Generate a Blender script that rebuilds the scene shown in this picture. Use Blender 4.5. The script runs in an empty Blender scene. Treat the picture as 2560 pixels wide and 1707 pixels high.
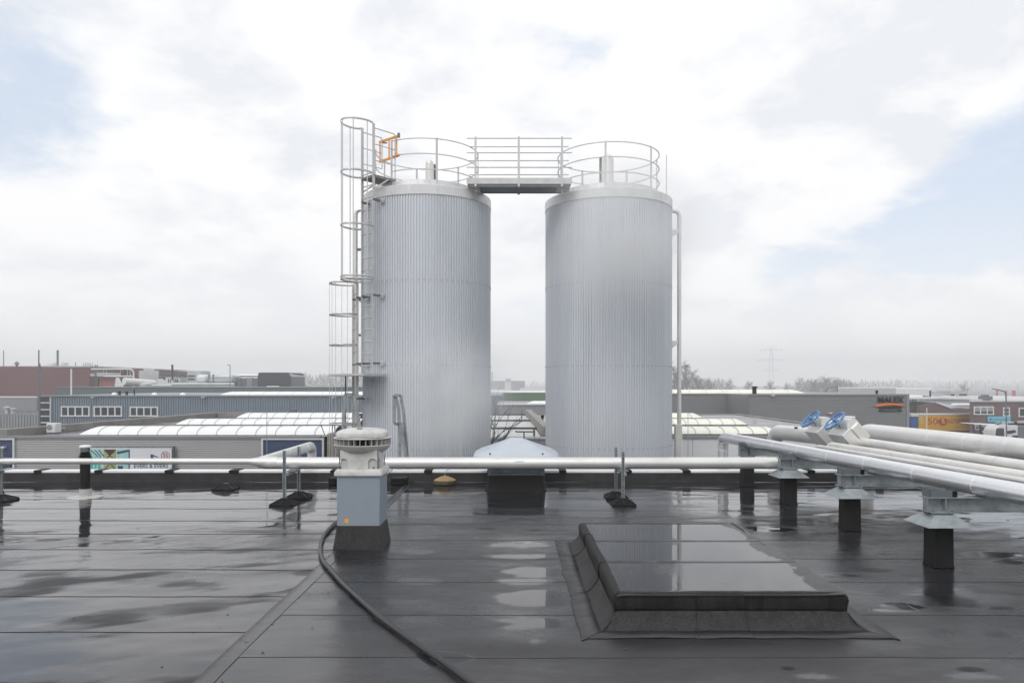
import bpy, math, random
import numpy as np
from mathutils import Vector, Matrix
R = math.radians
rnd = random.Random(7)
S = bpy.context.scene
C = S.collection
F = 1849.0      # focal length in pixels of the 2560 px wide photograph
HZ = 960.0      # horizon row
EYE = 1.7
HAZE = 0.0012       # density of the damp air, per metre

# ---------------------------------------------------------------- camera
cam = bpy.data.cameras.new('camera')
cam.sensor_width = 36; cam.lens = 26.0; cam.shift_y = (HZ - 853.5) / 2560
cam.clip_start = 0.05; cam.clip_end = 4000
camo = bpy.data.objects.new('camera', cam); C.objects.link(camo)
camo.location = (0, 0, EYE); camo.rotation_euler = (R(90), 0, 0)
S.camera = camo

# ---------------------------------------------------------------- sky and light
SUN_EL, SUN_AZ = R(48), R(205)       # high, behind the viewer's left shoulder, veiled by cloud
wd = bpy.data.worlds.new('World'); S.world = wd; wd.use_nodes = True
nt = wd.node_tree; nt.nodes.clear()
def N(t, **k):
    n = nt.nodes.new(t)
    for a, b in k.items(): setattr(n, a, b)
    return n
def L(a, b): nt.links.new(a, b)
def MATH(op, a, b=None, c=None):
    n = N('ShaderNodeMath', operation=op)
    for i, v in enumerate((a, b, c)):
        if v is None: continue
        if isinstance(v, (int, float)): n.inputs[i].default_value = v
        else: L(v, n.inputs[i])
    return n.outputs[0]
out = N('ShaderNodeOutputWorld'); bg = N('ShaderNodeBackground'); bg.inputs['Strength'].default_value = 0.122
L(bg.outputs[0], out.inputs[0])
sky = N('ShaderNodeTexSky'); sky.sky_type = 'NISHITA'; sky.sun_disc = False
sky.sun_elevation = SUN_EL; sky.sun_rotation = SUN_AZ; sky.dust_density = 2.0
tc = N('ShaderNodeTexCoord'); sep = N('ShaderNodeSeparateXYZ'); L(tc.outputs['Generated'], sep.inputs[0])
zz = MATH('ADD', MATH('MAXIMUM', sep.outputs[2], 0.0), 0.30)
cx = MATH('DIVIDE', sep.outputs[0], zz); cy = MATH('DIVIDE', sep.outputs[1], zz)
cmb = N('ShaderNodeCombineXYZ'); L(cx, cmb.inputs[0]); L(cy, cmb.inputs[1]); cmb.inputs[2].default_value = 3.7
def NOISE(scale, det, rough, vec, dist=0.0):
    n = N('ShaderNodeTexNoise'); n.inputs['Scale'].default_value = scale; n.inputs['Detail'].default_value = det
    n.inputs['Roughness'].default_value = rough; n.inputs['Distortion'].default_value = dist; L(vec, n.inputs['Vector']); return n.outputs[0]
n1 = NOISE(1.5, 10, .58, cmb.outputs[0], .1)
n2 = NOISE(2.4, 10, .6, cmb.outputs[0], .15)
# the gaps in the cloud deck, as directions in the sky
def sdir(px, py): return Vector(((px - 1280) / F, 1, -(py - HZ) / F)).normalized()
holes = [(40, 150, .13, .66), (230, 90, .07, .28), (1440, 190, .12, .44), (2550, 380, .13, .95), (2120, 570, .15, .44), (2470, 560, .11, .52), (1960, 650, .10, .30), (20, 330, .06, .25), (330, 520, .05, .2)]
fills = [(2230, 190, .20, .5), (700, 330, .30, .3), (2130, 330, .17, .35), (1150, 120, .22, .3), (2560, 770, .07, .25)]
cov = None
for lst, sg in ((holes, 1), (fills, -1)):
    for px, py, s, w in lst:
        d = sdir(px, py)
        v = N('ShaderNodeVectorMath', operation='DISTANCE'); L(tc.outputs['Generated'], v.inputs[0]); v.inputs[1].default_value = d
        g = MATH('EXPONENT', MATH('MULTIPLY', MATH('POWER', MATH('DIVIDE', v.outputs['Value'], s), 2.0), -1.0))
        g = MATH('MULTIPLY', g, w * sg)
        cov = g if cov is None else MATH('ADD', cov, g)
gap = MATH('ADD', MATH('MULTIPLY', MATH('SUBTRACT', n1, .5), 3.0), MATH('SUBTRACT', cov, .16))
mr = N('ShaderNodeMapRange', interpolation_type='SMOOTHSTEP'); L(gap, mr.inputs[0]); mr.inputs[1].default_value = .0; mr.inputs[2].default_value = .46
# cloud body: bright tops, soft grey bellies
rp = N('ShaderNodeValToRGB'); L(n2, rp.inputs[0])
e = rp.color_ramp.elements
e[0].position = .42; e[0].color = (.725, .745, .785, 1); e[1].position = .545; e[1].color = (.89, .89, .895, 1)
sc1 = N('ShaderNodeMix', data_type='RGBA', blend_type='MULTIPLY'); sc1.inputs[0].default_value = 1
L(rp.outputs[0], sc1.inputs[6]); sc1.inputs[7].default_value = (10, 10, 10, 1)
# blue air: the clear sky, veiled by thin high cloud
bl = N('ShaderNodeMix', data_type='RGBA'); bl.inputs[0].default_value = .70; L(sky.outputs[0], bl.inputs[6]); bl.inputs[7].default_value = (7.0, 7.8, 9.0, 1)
mx = N('ShaderNodeMix', data_type='RGBA'); L(mr.outputs[0], mx.inputs[0]); L(sc1.outputs[2], mx.inputs[6]); L(bl.outputs[2], mx.inputs[7])
# towards the horizon the cloud base greys a little
hz = N('ShaderNodeMapRange', interpolation_type='SMOOTHSTEP'); L(sep.outputs[2], hz.inputs[0]); hz.inputs[1].default_value = -.02; hz.inputs[2].default_value = .26
hz.inputs[3].default_value = .80; hz.inputs[4].default_value = 0
m2 = N('ShaderNodeMix', data_type='RGBA'); L(hz.outputs[0], m2.inputs[0]); L(mx.outputs[2], m2.inputs[6]); m2.inputs[7].default_value = (8.8, 8.85, 8.95, 1)
L(m2.outputs[2], bg.inputs[0])
sun = bpy.data.lights.new('sun', 'SUN'); sun.energy = 1.3; sun.angle = R(25); sun.color = (1, .97, .93)
so = bpy.data.objects.new('sun', sun); C.objects.link(so)
so.rotation_euler = (R(90) - SUN_EL, 0, R(180) - SUN_AZ)
S.view_settings.view_transform = 'Standard'; S.view_settings.look = 'None'; S.view_settings.gamma = 1; S.view_settings.exposure = 0
S.view_settings.use_curve_mapping = False
S.cycles.use_denoising = True
S.cycles.max_bounces = 8; S.cycles.volume_bounces = 2; S.cycles.volume_step_rate = 2; S.cycles.volume_max_steps = 256
S.cycles.sample_clamp_indirect = 8

# ---------------------------------------------------------------- helpers
def PX(px, d): return (px - 1280) / F * d
def PZ(py, d): return EYE - (py - HZ) / F * d
def PT(px, py, d): return Vector((PX(px, d), d, PZ(py, d)))
LOC = {}
def loc_of(o): return LOC.get(o.name, Vector((0, 0, 0))) if o else Vector((0, 0, 0))
class MB:
    def __init__(s): s.v = []; s.f = []
    def add(s, v, f):
        b = len(s.v); s.v += [tuple(p) for p in v]; s.f += [tuple(i + b for i in q) for q in f]; return s
    def box(s, x0, x1, y0, y1, z0, z1):
        return s.add([(x0,y0,z0),(x1,y0,z0),(x1,y1,z0),(x0,y1,z0),(x0,y0,z1),(x1,y0,z1),(x1,y1,z1),(x0,y1,z1)],
                     [(3,2,1,0),(4,5,6,7),(0,1,5,4),(1,2,6,5),(2,3,7,6),(3,0,4,7)])
    def bar(s, a, b, w, h=None, up=(0, 0, 1)):
        a, b = Vector(a), Vector(b); h = h or w; d = (b - a).normalized(); u = Vector(up)
        if abs(d.dot(u)) > .99: u = Vector((0, 1, 0))
        sd = d.cross(u).normalized(); u = sd.cross(d)
        q = [sd * (i * w / 2) + u * (j * h / 2) for i, j in ((-1,-1),(1,-1),(1,1),(-1,1))]
        return s.add([a + k for k in q] + [b + k for k in q], [(0,1,2,3),(7,6,5,4),(0,4,5,1),(1,5,6,2),(2,6,7,3),(3,7,4,0)])
    def tube(s, pts, r, n=12, caps=True, closed=False):
        P = [Vector(p) for p in pts]; m = len(P); rs = r if isinstance(r, (list, tuple)) else [r] * m
        T = []
        for i in range(m):
            a = P[i - 1] if (i or closed) else P[i]; b = P[(i + 1) % m] if (i < m - 1 or closed) else P[i]
            T.append((b - a).normalized())
        u = Vector((0, 0, 1)) if abs(T[0].z) < .95 else Vector((0, 1, 0))
        u = (u - T[0] * u.dot(T[0])).normalized(); V = []
        for i in range(m):
            u = (u - T[i] * u.dot(T[i])).normalized(); w = T[i].cross(u)
            for k in range(n):
                t = 2 * math.pi * k / n; V.append(P[i] + (u * math.cos(t) + w * math.sin(t)) * rs[i])
        Fc = []
        for i in range(m if closed else m - 1):
            j = (i + 1) % m
            for k in range(n):
                l = (k + 1) % n; Fc.append((i*n+k, i*n+l, j*n+l, j*n+k))
        if caps and not closed: Fc += [tuple(range(n))[::-1], tuple(range((m-1)*n, m*n))]
        return s.add(V, Fc)
    def lathe(s, prof, cx=0, cy=0, n=32, cap=True, sq=None):
        V = []; Fc = []
        for r, z in prof:
            for k in range(n):
                t = 2 * math.pi * k / n; q = 1.0
                if sq: q = 1 / (abs(math.cos(t)) ** sq + abs(math.sin(t)) ** sq) ** (1 / sq)
                V.append((cx + r*q*math.cos(t), cy + r*q*math.sin(t), z))
        for i in range(len(prof) - 1):
            for k in range(n):
                l = (k + 1) % n; Fc.append((i*n+k, i*n+l, (i+1)*n+l, (i+1)*n+k))
        if cap: Fc += [tuple(range(n))[::-1], tuple(range((len(prof)-1)*n, len(prof)*n))]
        return s.add(V, Fc)
    def prism(s, poly, a, b, ax='y'):
        f = {'y': lambda p, t: (p[0], t, p[1]), 'x': lambda p, t: (t, p[0], p[1]), 'z': lambda p, t: (p[0], p[1], t)}[ax]
        n = len(poly)
        return s.add([f(p, a) for p in poly] + [f(p, b) for p in poly],
                     [tuple(range(n)), tuple(range(n, 2*n))[::-1]] + [(i, i+n, (i+1)%n+n, (i+1)%n) for i in range(n)])
    def sheet(s, prof, a, b, ax='x'):            # an open folded sheet, profile (u, z) run along an axis
        f = {'x': lambda p, t: (t, p[0], p[1]), 'y': lambda p, t: (p[0], t, p[1]), 'z': lambda p, t: (p[0], p[1], t)}[ax]
        n = len(prof)
        return s.add([f(p, a) for p in prof] + [f(p, b) for p in prof], [(i, i+1, i+1+n, i+n) for i in range(n - 1)])
    def loft(s, rings, cap=True):
        n = len(rings[0]); V = [p for r in rings for p in r]; Fc = []
        for i in range(len(rings) - 1):
            for k in range(n):
                l = (k + 1) % n; Fc.append((i*n+k, i*n+l, (i+1)*n+l, (i+1)*n+k))
        if cap: Fc += [tuple(range(n))[::-1], tuple(range((len(rings)-1)*n, len(rings)*n))]
        return s.add(V, Fc)
    def build(s, name, mat, parent=None, smooth=35, bevel=0, fix=True):
        me = bpy.data.meshes.new(name); o0 = loc_of(parent)
        me.from_pydata([Vector(p) - o0 for p in s.v], [], s.f)
        if fix:
            import bmesh
            bm = bmesh.new(); bm.from_mesh(me); bmesh.ops.recalc_face_normals(bm, faces=bm.faces); bm.to_mesh(me); bm.free()
        if smooth:
            me.polygons.foreach_set('use_smooth', [True] * len(me.polygons)); me.set_sharp_from_angle(angle=R(smooth))
        me.materials.append(mat)
        o = bpy.data.objects.new(name, me); C.objects.link(o)
        if parent: o.parent = parent; LOC[o.name] = o0
        if bevel:
            m = o.modifiers.new('bevel', 'BEVEL'); m.width = bevel; m.segments = 2; m.limit_method = 'ANGLE'; m.angle_limit = R(40)
        return o
def tag(o, label=None, cat=None, group=None, kind=None):
    for k, v in (('label', label), ('category', cat), ('group', group), ('kind', kind)):
        if v: o[k] = v
    return o
def thing(name, label, cat, loc=(0, 0, 0), group=None):
    o = bpy.data.objects.new(name, None); C.objects.link(o); o.location = loc; o.empty_display_size = .1
    LOC[o.name] = Vector(loc); return tag(o, label, cat, group)
def dup(root, loc, label=None, group=None, rz=None, sc=None):
    r = root.copy(); C.objects.link(r); r.location = loc; LOC[r.name] = Vector(loc)
    if label: r['label'] = label
    if group: r['group'] = group
    if rz is not None: r.rotation_euler = (0, 0, rz)
    if sc: r.scale = sc
    for ch in list(root.children):
        c = ch.copy(); C.objects.link(c); c.parent = r
        for g in list(ch.children):
            k = g.copy(); C.objects.link(k); k.parent = c
    return r
def inst(src, parent, off=(0, 0, 0)):            # another alike piece of the same part
    c = src.copy(); C.objects.link(c); c.parent = parent; c.location = Vector(src.location) + Vector(off); return c
def fillet(pts, r, seg=6):
    P = [Vector(p) for p in pts]; o = [P[0]]
    for i in range(1, len(P) - 1):
        a, b, c = P[i-1], P[i], P[i+1]; u, v = (a-b).normalized(), (c-b).normalized()
        ang = u.angle(v); t = min(r / math.tan(ang / 2), (a-b).length * .49, (c-b).length * .49)
        p, q = b + u*t, b + v*t
        for k in range(seg + 1):
            s = k / seg; o.append(p*(1-s)**2 + b*2*s*(1-s) + q*s*s)
    o.append(P[-1]); return o
def text(body, size, loc, rot, mat, parent, name='lettering', extrude=.01, width=None, shear=0, offset=0):
    cu = bpy.data.curves.new(name, 'FONT'); cu.body = body; cu.size = size; cu.extrude = extrude; cu.align_x = 'CENTER'; cu.align_y = 'CENTER'
    cu.shear = shear; cu.offset = offset; cu.resolution_u = 3
    cu.materials.append(mat); o = bpy.data.objects.new(name, cu); C.objects.link(o)
    o.parent = parent; o.location = Vector(loc) - loc_of(parent); o.rotation_euler = rot
    bpy.context.view_layer.update()
    if width: o.scale.x = width / max(o.dimensions.x, 1e-3)
    me = bpy.data.meshes.new_from_object(o.evaluated_get(bpy.context.evaluated_depsgraph_get())); q = bpy.data.objects.new(name, me); C.objects.link(q)
    q.parent = parent; q.location = o.location; q.rotation_euler = o.rotation_euler; q.scale = o.scale
    bpy.data.objects.remove(o); q.name = name
    return q
# lattice noise on arrays
def _h(i, j, s):
    n = (i.astype(np.int64) * 374761393 + j.astype(np.int64) * 668265263 + s * 982451653) & 0xffffffff
    n = ((n ^ (n >> 13)) * 1274126177) & 0xffffffff; n = (n ^ (n >> 16)) & 0xffff
    return n / 65535.0
def vn(x, y, s=0):
    i, j = np.floor(x), np.floor(y); u, v = x - i, y - j; u = u*u*(3-2*u); v = v*v*(3-2*v)
    return (_h(i,j,s)*(1-u)+_h(i+1,j,s)*u)*(1-v) + (_h(i,j+1,s)*(1-u)+_h(i+1,j+1,s)*u)*v
def fbm(x, y, s=0, o=4):
    t = 0; a = .5; n = 0
    for k in range(o): t = t + a*vn(x, y, s+k*17); n += a; x = x*2.03+5.1; y = y*2.03+1.7; a *= .5
    return t / n

# ---------------------------------------------------------------- materials
def mat(name, col, rough=.5, metal=0, var=.12, vs=3.0, streak=0, bump=0, bs=60, rv=.0, spec=.5, dirt=None, ds=1.2, dth=.6):
    m = bpy.data.materials.new(name); m.use_nodes = True; t = m.node_tree; b = t.nodes['Principled BSDF']
    b.inputs['Roughness'].default_value = rough; b.inputs['Metallic'].default_value = metal; b.inputs['Specular IOR Level'].default_value = spec
    g = t.nodes.new('ShaderNodeNewGeometry'); mp = t.nodes.new('ShaderNodeMapping'); t.links.new(g.outputs['Position'], mp.inputs[0])
    if streak: mp.inputs['Scale'].default_value = (1, 1, streak)
    n = t.nodes.new('ShaderNodeTexNoise'); n.inputs['Scale'].default_value = vs; n.inputs['Detail'].default_value = 6; n.inputs['Roughness'].default_value = .62
    t.links.new(mp.outputs[0], n.inputs['Vector'])
    r = t.nodes.new('ShaderNodeValToRGB'); t.links.new(n.outputs[0], r.inputs[0])
    r.color_ramp.elements[0].position = .3; r.color_ramp.elements[1].position = .7
    r.color_ramp.elements[0].color = tuple(c*(1-var) for c in col) + (1,); r.color_ramp.elements[1].color = tuple(min(1, c*(1+var)) for c in col) + (1,)
    cs = r.outputs[0]
    if dirt:
        n2 = t.nodes.new('ShaderNodeTexNoise'); n2.inputs['Scale'].default_value = ds; n2.inputs['Detail'].default_value = 8; n2.inputs['Roughness'].default_value = .7
        t.links.new(mp.outputs[0], n2.inputs['Vector'])
        q = t.nodes.new('ShaderNodeMapRange'); t.links.new(n2.outputs[0], q.inputs[0]); q.inputs[1].default_value = dth-.06; q.inputs[2].default_value = dth+.14; q.inputs[4].default_value = .8
        x = t.nodes.new('ShaderNodeMix'); x.data_type = 'RGBA'; t.links.new(q.outputs[0], x.inputs[0]); t.links.new(cs, x.inputs[6]); x.inputs[7].default_value = tuple(dirt) + (1,)
        cs = x.outputs[2]
    t.links.new(cs, b.inputs['Base Color'])
    if rv:
        q = t.nodes.new('ShaderNodeMapRange'); t.links.new(n.outputs[0], q.inputs[0]); q.inputs[1].default_value = .3; q.inputs[2].default_value = .7
        q.inputs[3].default_value = max(.02, rough-rv); q.inputs[4].default_value = rough+rv; t.links.new(q.outputs[0], b.inputs['Roughness'])
    if bump:
        n3 = t.nodes.new('ShaderNodeTexNoise'); n3.inputs['Scale'].default_value = bs; n3.inputs['Detail'].default_value = 3; t.links.new(g.outputs['Position'], n3.inputs['Vector'])
        bp = t.nodes.new('ShaderNodeBump'); bp.inputs['Strength'].default_value = bump; bp.inputs['Distance'].default_value = .01
        t.links.new(n3.outputs[0], bp.inputs['Height']); t.links.new(bp.outputs[0], b.inputs['Normal'])
    return m
SPEC = .72      # a film of rain over granulated felt
def roofmat(name, dry, wetc):
    m = bpy.data.materials.new(name); m.use_nodes = True; t = m.node_tree; b = t.nodes['Principled BSDF']; K = t.links.new
    def nd(tp, **k):
        n = t.nodes.new(tp)
        for a, v in k.items(): setattr(n, a, v)
        return n
    g = nd('ShaderNodeNewGeometry'); at = nd('ShaderNodeAttribute', attribute_name='wet'); st = nd('ShaderNodeAttribute', attribute_name='stain')
    def noise(s, d, r, sc=None):
        n = nd('ShaderNodeTexNoise'); n.inputs['Scale'].default_value = s; n.inputs['Detail'].default_value = d; n.inputs['Roughness'].default_value = r
        if sc:
            mp = nd('ShaderNodeMapping'); mp.inputs['Scale'].default_value = sc; K(g.outputs['Position'], mp.inputs[0]); K(mp.outputs[0], n.inputs['Vector'])
        else: K(g.outputs['Position'], n.inputs['Vector'])
        return n.outputs[0]
    def ma(op, a, c):
        n = nd('ShaderNodeMath', operation=op)
        for i, v in enumerate((a, c)):
            if isinstance(v, (int, float)): n.inputs[i].default_value = v
            else: K(v, n.inputs[i])
        return n.outputs[0]
    nf = noise(9, 7, .65, (.6, 1.2, 1)); ng = noise(170, 3, .65); nm = noise(2.2, 5, .6)
    w = ma('ADD', at.outputs['Fac'], ma('MULTIPLY', ma('SUBTRACT', nf, .5), .34))
    rr = nd('ShaderNodeValToRGB'); K(w, rr.inputs[0]); el = rr.color_ramp.elements
    el[0].position = .08; el[0].color = (.68,)*3 + (1,); el[1].position = .94; el[1].color = (.03,)*3 + (1,)
    for p, v in ((.34, .48), (.55, .26), (.75, .15), (.88, .09)):
        k = el.new(p); k.color = (v, v, v, 1)
    K(rr.outputs[0], b.inputs['Roughness'])
    cr = nd('ShaderNodeValToRGB'); K(w, cr.inputs[0]); c = cr.color_ramp.elements
    c[0].position = .1; c[0].color = tuple(dry) + (1,); c[1].position = .8; c[1].color = tuple(wetc) + (1,)
    mv = nd('ShaderNodeMix', data_type='RGBA', blend_type='MULTIPLY'); mv.inputs[0].default_value = 1; K(cr.outputs[0], mv.inputs[6])
    q = nd('ShaderNodeMapRange'); K(nm, q.inputs[0]); q.inputs[1].default_value = .3; q.inputs[2].default_value = .7; q.inputs[3].default_value = .72; q.inputs[4].default_value = 1.25
    q2 = nd('ShaderNodeMapRange'); K(ng, q2.inputs[0]); q2.inputs[1].default_value = .3; q2.inputs[2].default_value = .7; q2.inputs[3].default_value = .55; q2.inputs[4].default_value = 1.5
    K(ma('MULTIPLY', q.outputs[0], q2.outputs[0]), mv.inputs[7])
    sx = nd('ShaderNodeMix', data_type='RGBA'); sw = nd('ShaderNodeMapRange'); K(ma('ADD', st.outputs['Fac'], ma('MULTIPLY', ma('SUBTRACT', nf, .5), .9)), sw.inputs[0])
    sw.inputs[1].default_value = .36; sw.inputs[2].default_value = .80
    K(sw.outputs[0], sx.inputs[0]); K(mv.outputs[2], sx.inputs[6]); sx.inputs[7].default_value = (.013, .012, .011, 1); K(sx.outputs[2], b.inputs['Base Color'])
    K(ma('SUBTRACT', SPEC, ma('MULTIPLY', sw.outputs[0], SPEC*.8)), b.inputs['Specular IOR Level'])
    pd = nd('ShaderNodeMapRange'); K(w, pd.inputs[0]); pd.inputs[1].default_value = .25; pd.inputs[2].default_value = .80; pd.inputs[3].default_value = 1; pd.inputs[4].default_value = .0
    bp = nd('ShaderNodeBump'); bp.inputs['Distance'].default_value = .002; K(ma('MULTIPLY', pd.outputs[0], .55), bp.inputs['Strength']); K(ng, bp.inputs['Height'])
    pd2 = nd('ShaderNodeMapRange'); K(w, pd2.inputs[0]); pd2.inputs[1].default_value = .82; pd2.inputs[2].default_value = .93; pd2.inputs[3].default_value = 1; pd2.inputs[4].default_value = .0
    bp2 = nd('ShaderNodeBump'); bp2.inputs['Distance'].default_value = .03; K(ma('MULTIPLY', pd2.outputs[0], .10), bp2.inputs['Strength']); K(noise(5, 3, .5, (.5, 1, 1)), bp2.inputs['Height']); K(bp.outputs[0], bp2.inputs['Normal'])
    K(bp2.outputs[0], b.inputs['Normal']); b.inputs['IOR'].default_value = 1.45
    return m
M = {}
M['roof'] = roofmat('wet_felt', (.020, .0195, .0225), (.021, .0215, .025))
M['felt'] = mat('bitumen_felt', (.022, .0215, .023), .75, var=.45, vs=5, bump=.6, bs=380, dirt=(.012, .011, .011), ds=3, dth=.55)
M['felt_dark'] = mat('bitumen_wrap', (.009, .009, .010), .65, spec=.25, var=.35, vs=6, bump=.5, bs=300)
M['trim'] = mat('roof_edge_trim', (.74, .75, .76), .35, .1, var=.08, vs=2, dirt=(.35, .34, .33), ds=6, dth=.66)
M['galv'] = mat('galvanised_steel', (.30, .335, .35), .45, .5, var=.22, vs=14, rv=.1, dirt=(.20, .21, .21), ds=9, dth=.62)
M['galv_dark'] = mat('weathered_steel', (.15, .175, .19), .5, .35, var=.25, vs=9, streak=.25)
M['clad'] = mat('pipe_cladding', (.72, .715, .70), .36, .5, var=.07, vs=1.6, rv=.06, dirt=(.42, .41, .38), ds=2.6, dth=.66)
M['clad2'] = mat('pipe_cladding_warm', (.73, .72, .69), .36, .45, var=.09, vs=2.2, rv=.06, dirt=(.40, .38, .34), ds=4, dth=.66)
M['silver'] = mat('bright_aluminium', (.80, .81, .83), .30, .85, var=.02, vs=.6)
M['seam'] = mat('seam_strip', (.85, .86, .87), .25, .5, var=.05)
M['tank'] = mat('tank_cladding', (.60, .63, .67), .5, .2, var=.08, vs=2.2, streak=.06, rv=.03)
M['band'] = mat('tank_band', (.64, .64, .645), .42, .5, var=.14, vs=2.4, streak=.35, dirt=(.36, .35, .34), ds=3, dth=.62)
M['steel'] = mat('stainless_steel', (.57, .565, .555), .40, .45, var=.10, vs=5)
M['grating'] = mat('grating_steel', (.22, .22, .22), .5, .5, var=.2, vs=9)
M['shadow_steel'] = mat('shaded_underside_steel', (.16, .16, .16), .5, .4, var=.15)  # underside shade put into the colour, darker than the other steels
M['orange'] = mat('orange_paint', (.80, .33, .035), .4, 0, var=.12, vs=8)
M['blue'] = mat('blue_paint', (.085, .22, .47), .38, 0, var=.18, vs=16, dirt=(.05, .12, .26), ds=14, dth=.62)
M['brass'] = mat('rusty_stem', (.22, .15, .10), .5, .5, var=.3, vs=30)
M['rubber'] = mat('black_rubber', (.006, .006, .0065), .55, 0, spec=.2, var=.3, vs=12)
M['hose'] = mat('black_hose', (.012, .0125, .014), .36, 0, var=.2, vs=8)
M['black'] = mat('black_plastic', (.008, .008, .009), .45, 0, spec=.3, var=.3, vs=10)
M['white_pl'] = mat('white_plastic', (.56, .56, .55), .48, 0, var=.08, vs=5, dirt=(.40, .385, .35), ds=7, dth=.56)
M['grey_pl'] = mat('grey_plastic', (.48, .475, .455), .5, 0, var=.08, vs=6, dirt=(.34, .33, .30), ds=8, dth=.6)
M['cowl'] = mat('blue_grey_sheet', (.255, .30, .345), .42, .1, var=.06, vs=3)
M['dome'] = mat('gel_coat_dome', (.46, .505, .56), .35, 0, var=.06, vs=2, rv=.06)
M['stone'] = mat('ochre_stone', (.30, .205, .10), .8, 0, var=.2, vs=16, bump=.3, bs=90, dirt=(.10, .075, .045), ds=9, dth=.62)
M['stone_edge'] = mat('dark_stone', (.085, .075, .04), .9, 0, var=.4, vs=22)  # darker brown for the block sides, below the ochre top
M['poly'] = mat('skylight_sheet', (.80, .81, .81), .30, 0, var=.03, vs=.8)
M['poly_y'] = mat('skylight_sheet_yellowed', (.78, .775, .68), .32, 0, var=.06, vs=.9)
M['wetroof'] = mat('far_wet_roof', (.075, .077, .082), .22, 0, var=.4, vs=.5, rv=.14)
M['gutter'] = mat('dark_gutter', (.05, .05, .05), .6, 0, var=.3)
M['conc'] = mat('concrete', (.26, .25, .235), .8, 0, var=.16, vs=1.4, bump=.2, bs=20, dirt=(.15, .145, .135), ds=1.1, dth=.58)
M['hallwall'] = mat('ribbed_sheet_grey', (.50, .49, .495), .4, .25, var=.05, vs=.4)
M['whitewall'] = mat('white_panel_wall', (.74, .745, .75), .45, 0, var=.04, vs=.4)
M['bluedoor'] = mat('blue_door', (.055, .075, .145), .4, 0, var=.1, vs=1)
M['frame'] = mat('white_frame', (.62, .63, .64), .4, 0, var=.05)
M['glass'] = mat('dark_window_glass', (.04, .05, .055), .06, 0, var=.3, vs=.5)
M['bluehall'] = mat('blue_grey_cladding', (.20, .245, .29), .45, .15, var=.06, vs=.2)
M['greenhall'] = mat('green_grey_cladding', (.105, .135, .135), .5, 0, var=.08, vs=.1)
M['green'] = mat('green_cladding', (.12, .19, .125), .5, 0, var=.1, vs=.1)
M['red'] = mat('maroon_cladding', (.120, .040, .042), .55, 0, var=.12, vs=.06)
M['brickred'] = mat('red_brick_far', (.30, .105, .085), .7, 0, var=.15, vs=.2)
M['greywall'] = mat('grey_cladding', (.26, .27, .285), .5, .1, var=.06, vs=.2)
M['malex'] = mat('grey_profiled_cladding', (.235, .24, .25), .45, .2, var=.05, vs=.15)
M['lightbox'] = mat('light_grey_cladding', (.46, .47, .48), .5, 0, var=.05, vs=.1)
M['duct'] = mat('duct_metal', (.50, .53, .54), .4, .4, var=.12, vs=.6)
M['darkbox'] = mat('anthracite_cladding', (.045, .050, .062), .5, 0, var=.1, vs=.2)
M['darkbox2'] = mat('slate_cladding', (.14, .155, .17), .5, 0, var=.1, vs=.2)
M['brick'] = mat('brown_brick', (.135, .085, .085), .75, 0, var=.14, vs=.5)
M['roofgrey'] = mat('grey_sheet_roof', (.33, .34, .37), .5, 0, var=.08, vs=.3)
M['olive'] = mat('olive_panel', (.17, .16, .10), .6, 0, var=.1)
M['yellow'] = mat('yellow_tarpaulin', (.74, .40, .020), .45, 0, var=.08, vs=.4, dirt=(.40, .25, .05), ds=.5, dth=.6)
M['redprint'] = mat('red_print', (.42, .05, .04), .5, 0, var=.05)
M['trailblue'] = mat('trailer_blue', (.03, .10, .31), .4, 0, var=.1)
M['cyan'] = mat('cyan_sign', (.14, .46, .60), .4, 0, var=.04)
M['navy'] = mat('navy_print', (.03, .06, .16), .5, 0, var=.05)
M['sign_dark'] = mat('dark_sign_letters', (.008, .008, .012), .4, 0, var=.1)
M['sign_orange'] = mat('orange_sign', (.85, .17, .03), .4, 0, var=.05)
M['banner'] = mat('white_banner', (.66, .68, .70), .5, 0, var=.04, vs=.8)
M['teal'] = mat('teal_print', (.05, .42, .38), .5, 0, var=.3, vs=3)
M['mint'] = mat('pale_teal_print', (.35, .60, .57), .5, 0, var=.2, vs=3)
M['maroonp'] = mat('maroon_print', (.085, .025, .025), .5, 0, var=.2)
M['greenp'] = mat('green_print', (.30, .38, .18), .5, 0, var=.3, vs=4)
M['bark'] = mat('bark', (.075, .066, .058), .85, 0, var=.25, vs=2)
M['twig'] = mat('bare_twigs', (.075, .068, .060), .9, 0, var=.2, vs=.3)
M['asphalt'] = mat('asphalt', (.055, .055, .056), .55, 0, var=.25, vs=.15, rv=.15)
M['carglass'] = mat('car_glass', (.03, .035, .04), .08, 0, var=.1)
M['carsilver'] = mat('silver_car_paint', (.42, .44, .46), .25, .4, var=.03)
M['cardark'] = mat('dark_car_paint', (.05, .06, .07), .2, .2, var=.05)
M['carred'] = mat('red_car_paint', (.22, .03, .035), .25, .1, var=.05)
M['lorry'] = mat('white_lorry_paint', (.62, .63, .64), .3, 0, var=.05)
M['tyre'] = mat('tyre', (.02, .02, .02), .7, 0, var=.2)
M['flag'] = mat('pink_red_flag', (.62, .12, .13), .6, 0, var=.15, vs=1)
M['far_white'] = mat('far_white_wall', (.66, .67, .67), .5, 0, var=.05, vs=.05)
M['pylon'] = mat('pylon_steel', (.22, .24, .26), .6, .2, var=.1)
M['sticker'] = mat('orange_sticker', (.85, .36, .02), .5, 0, var=.1, vs=60)
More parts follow.
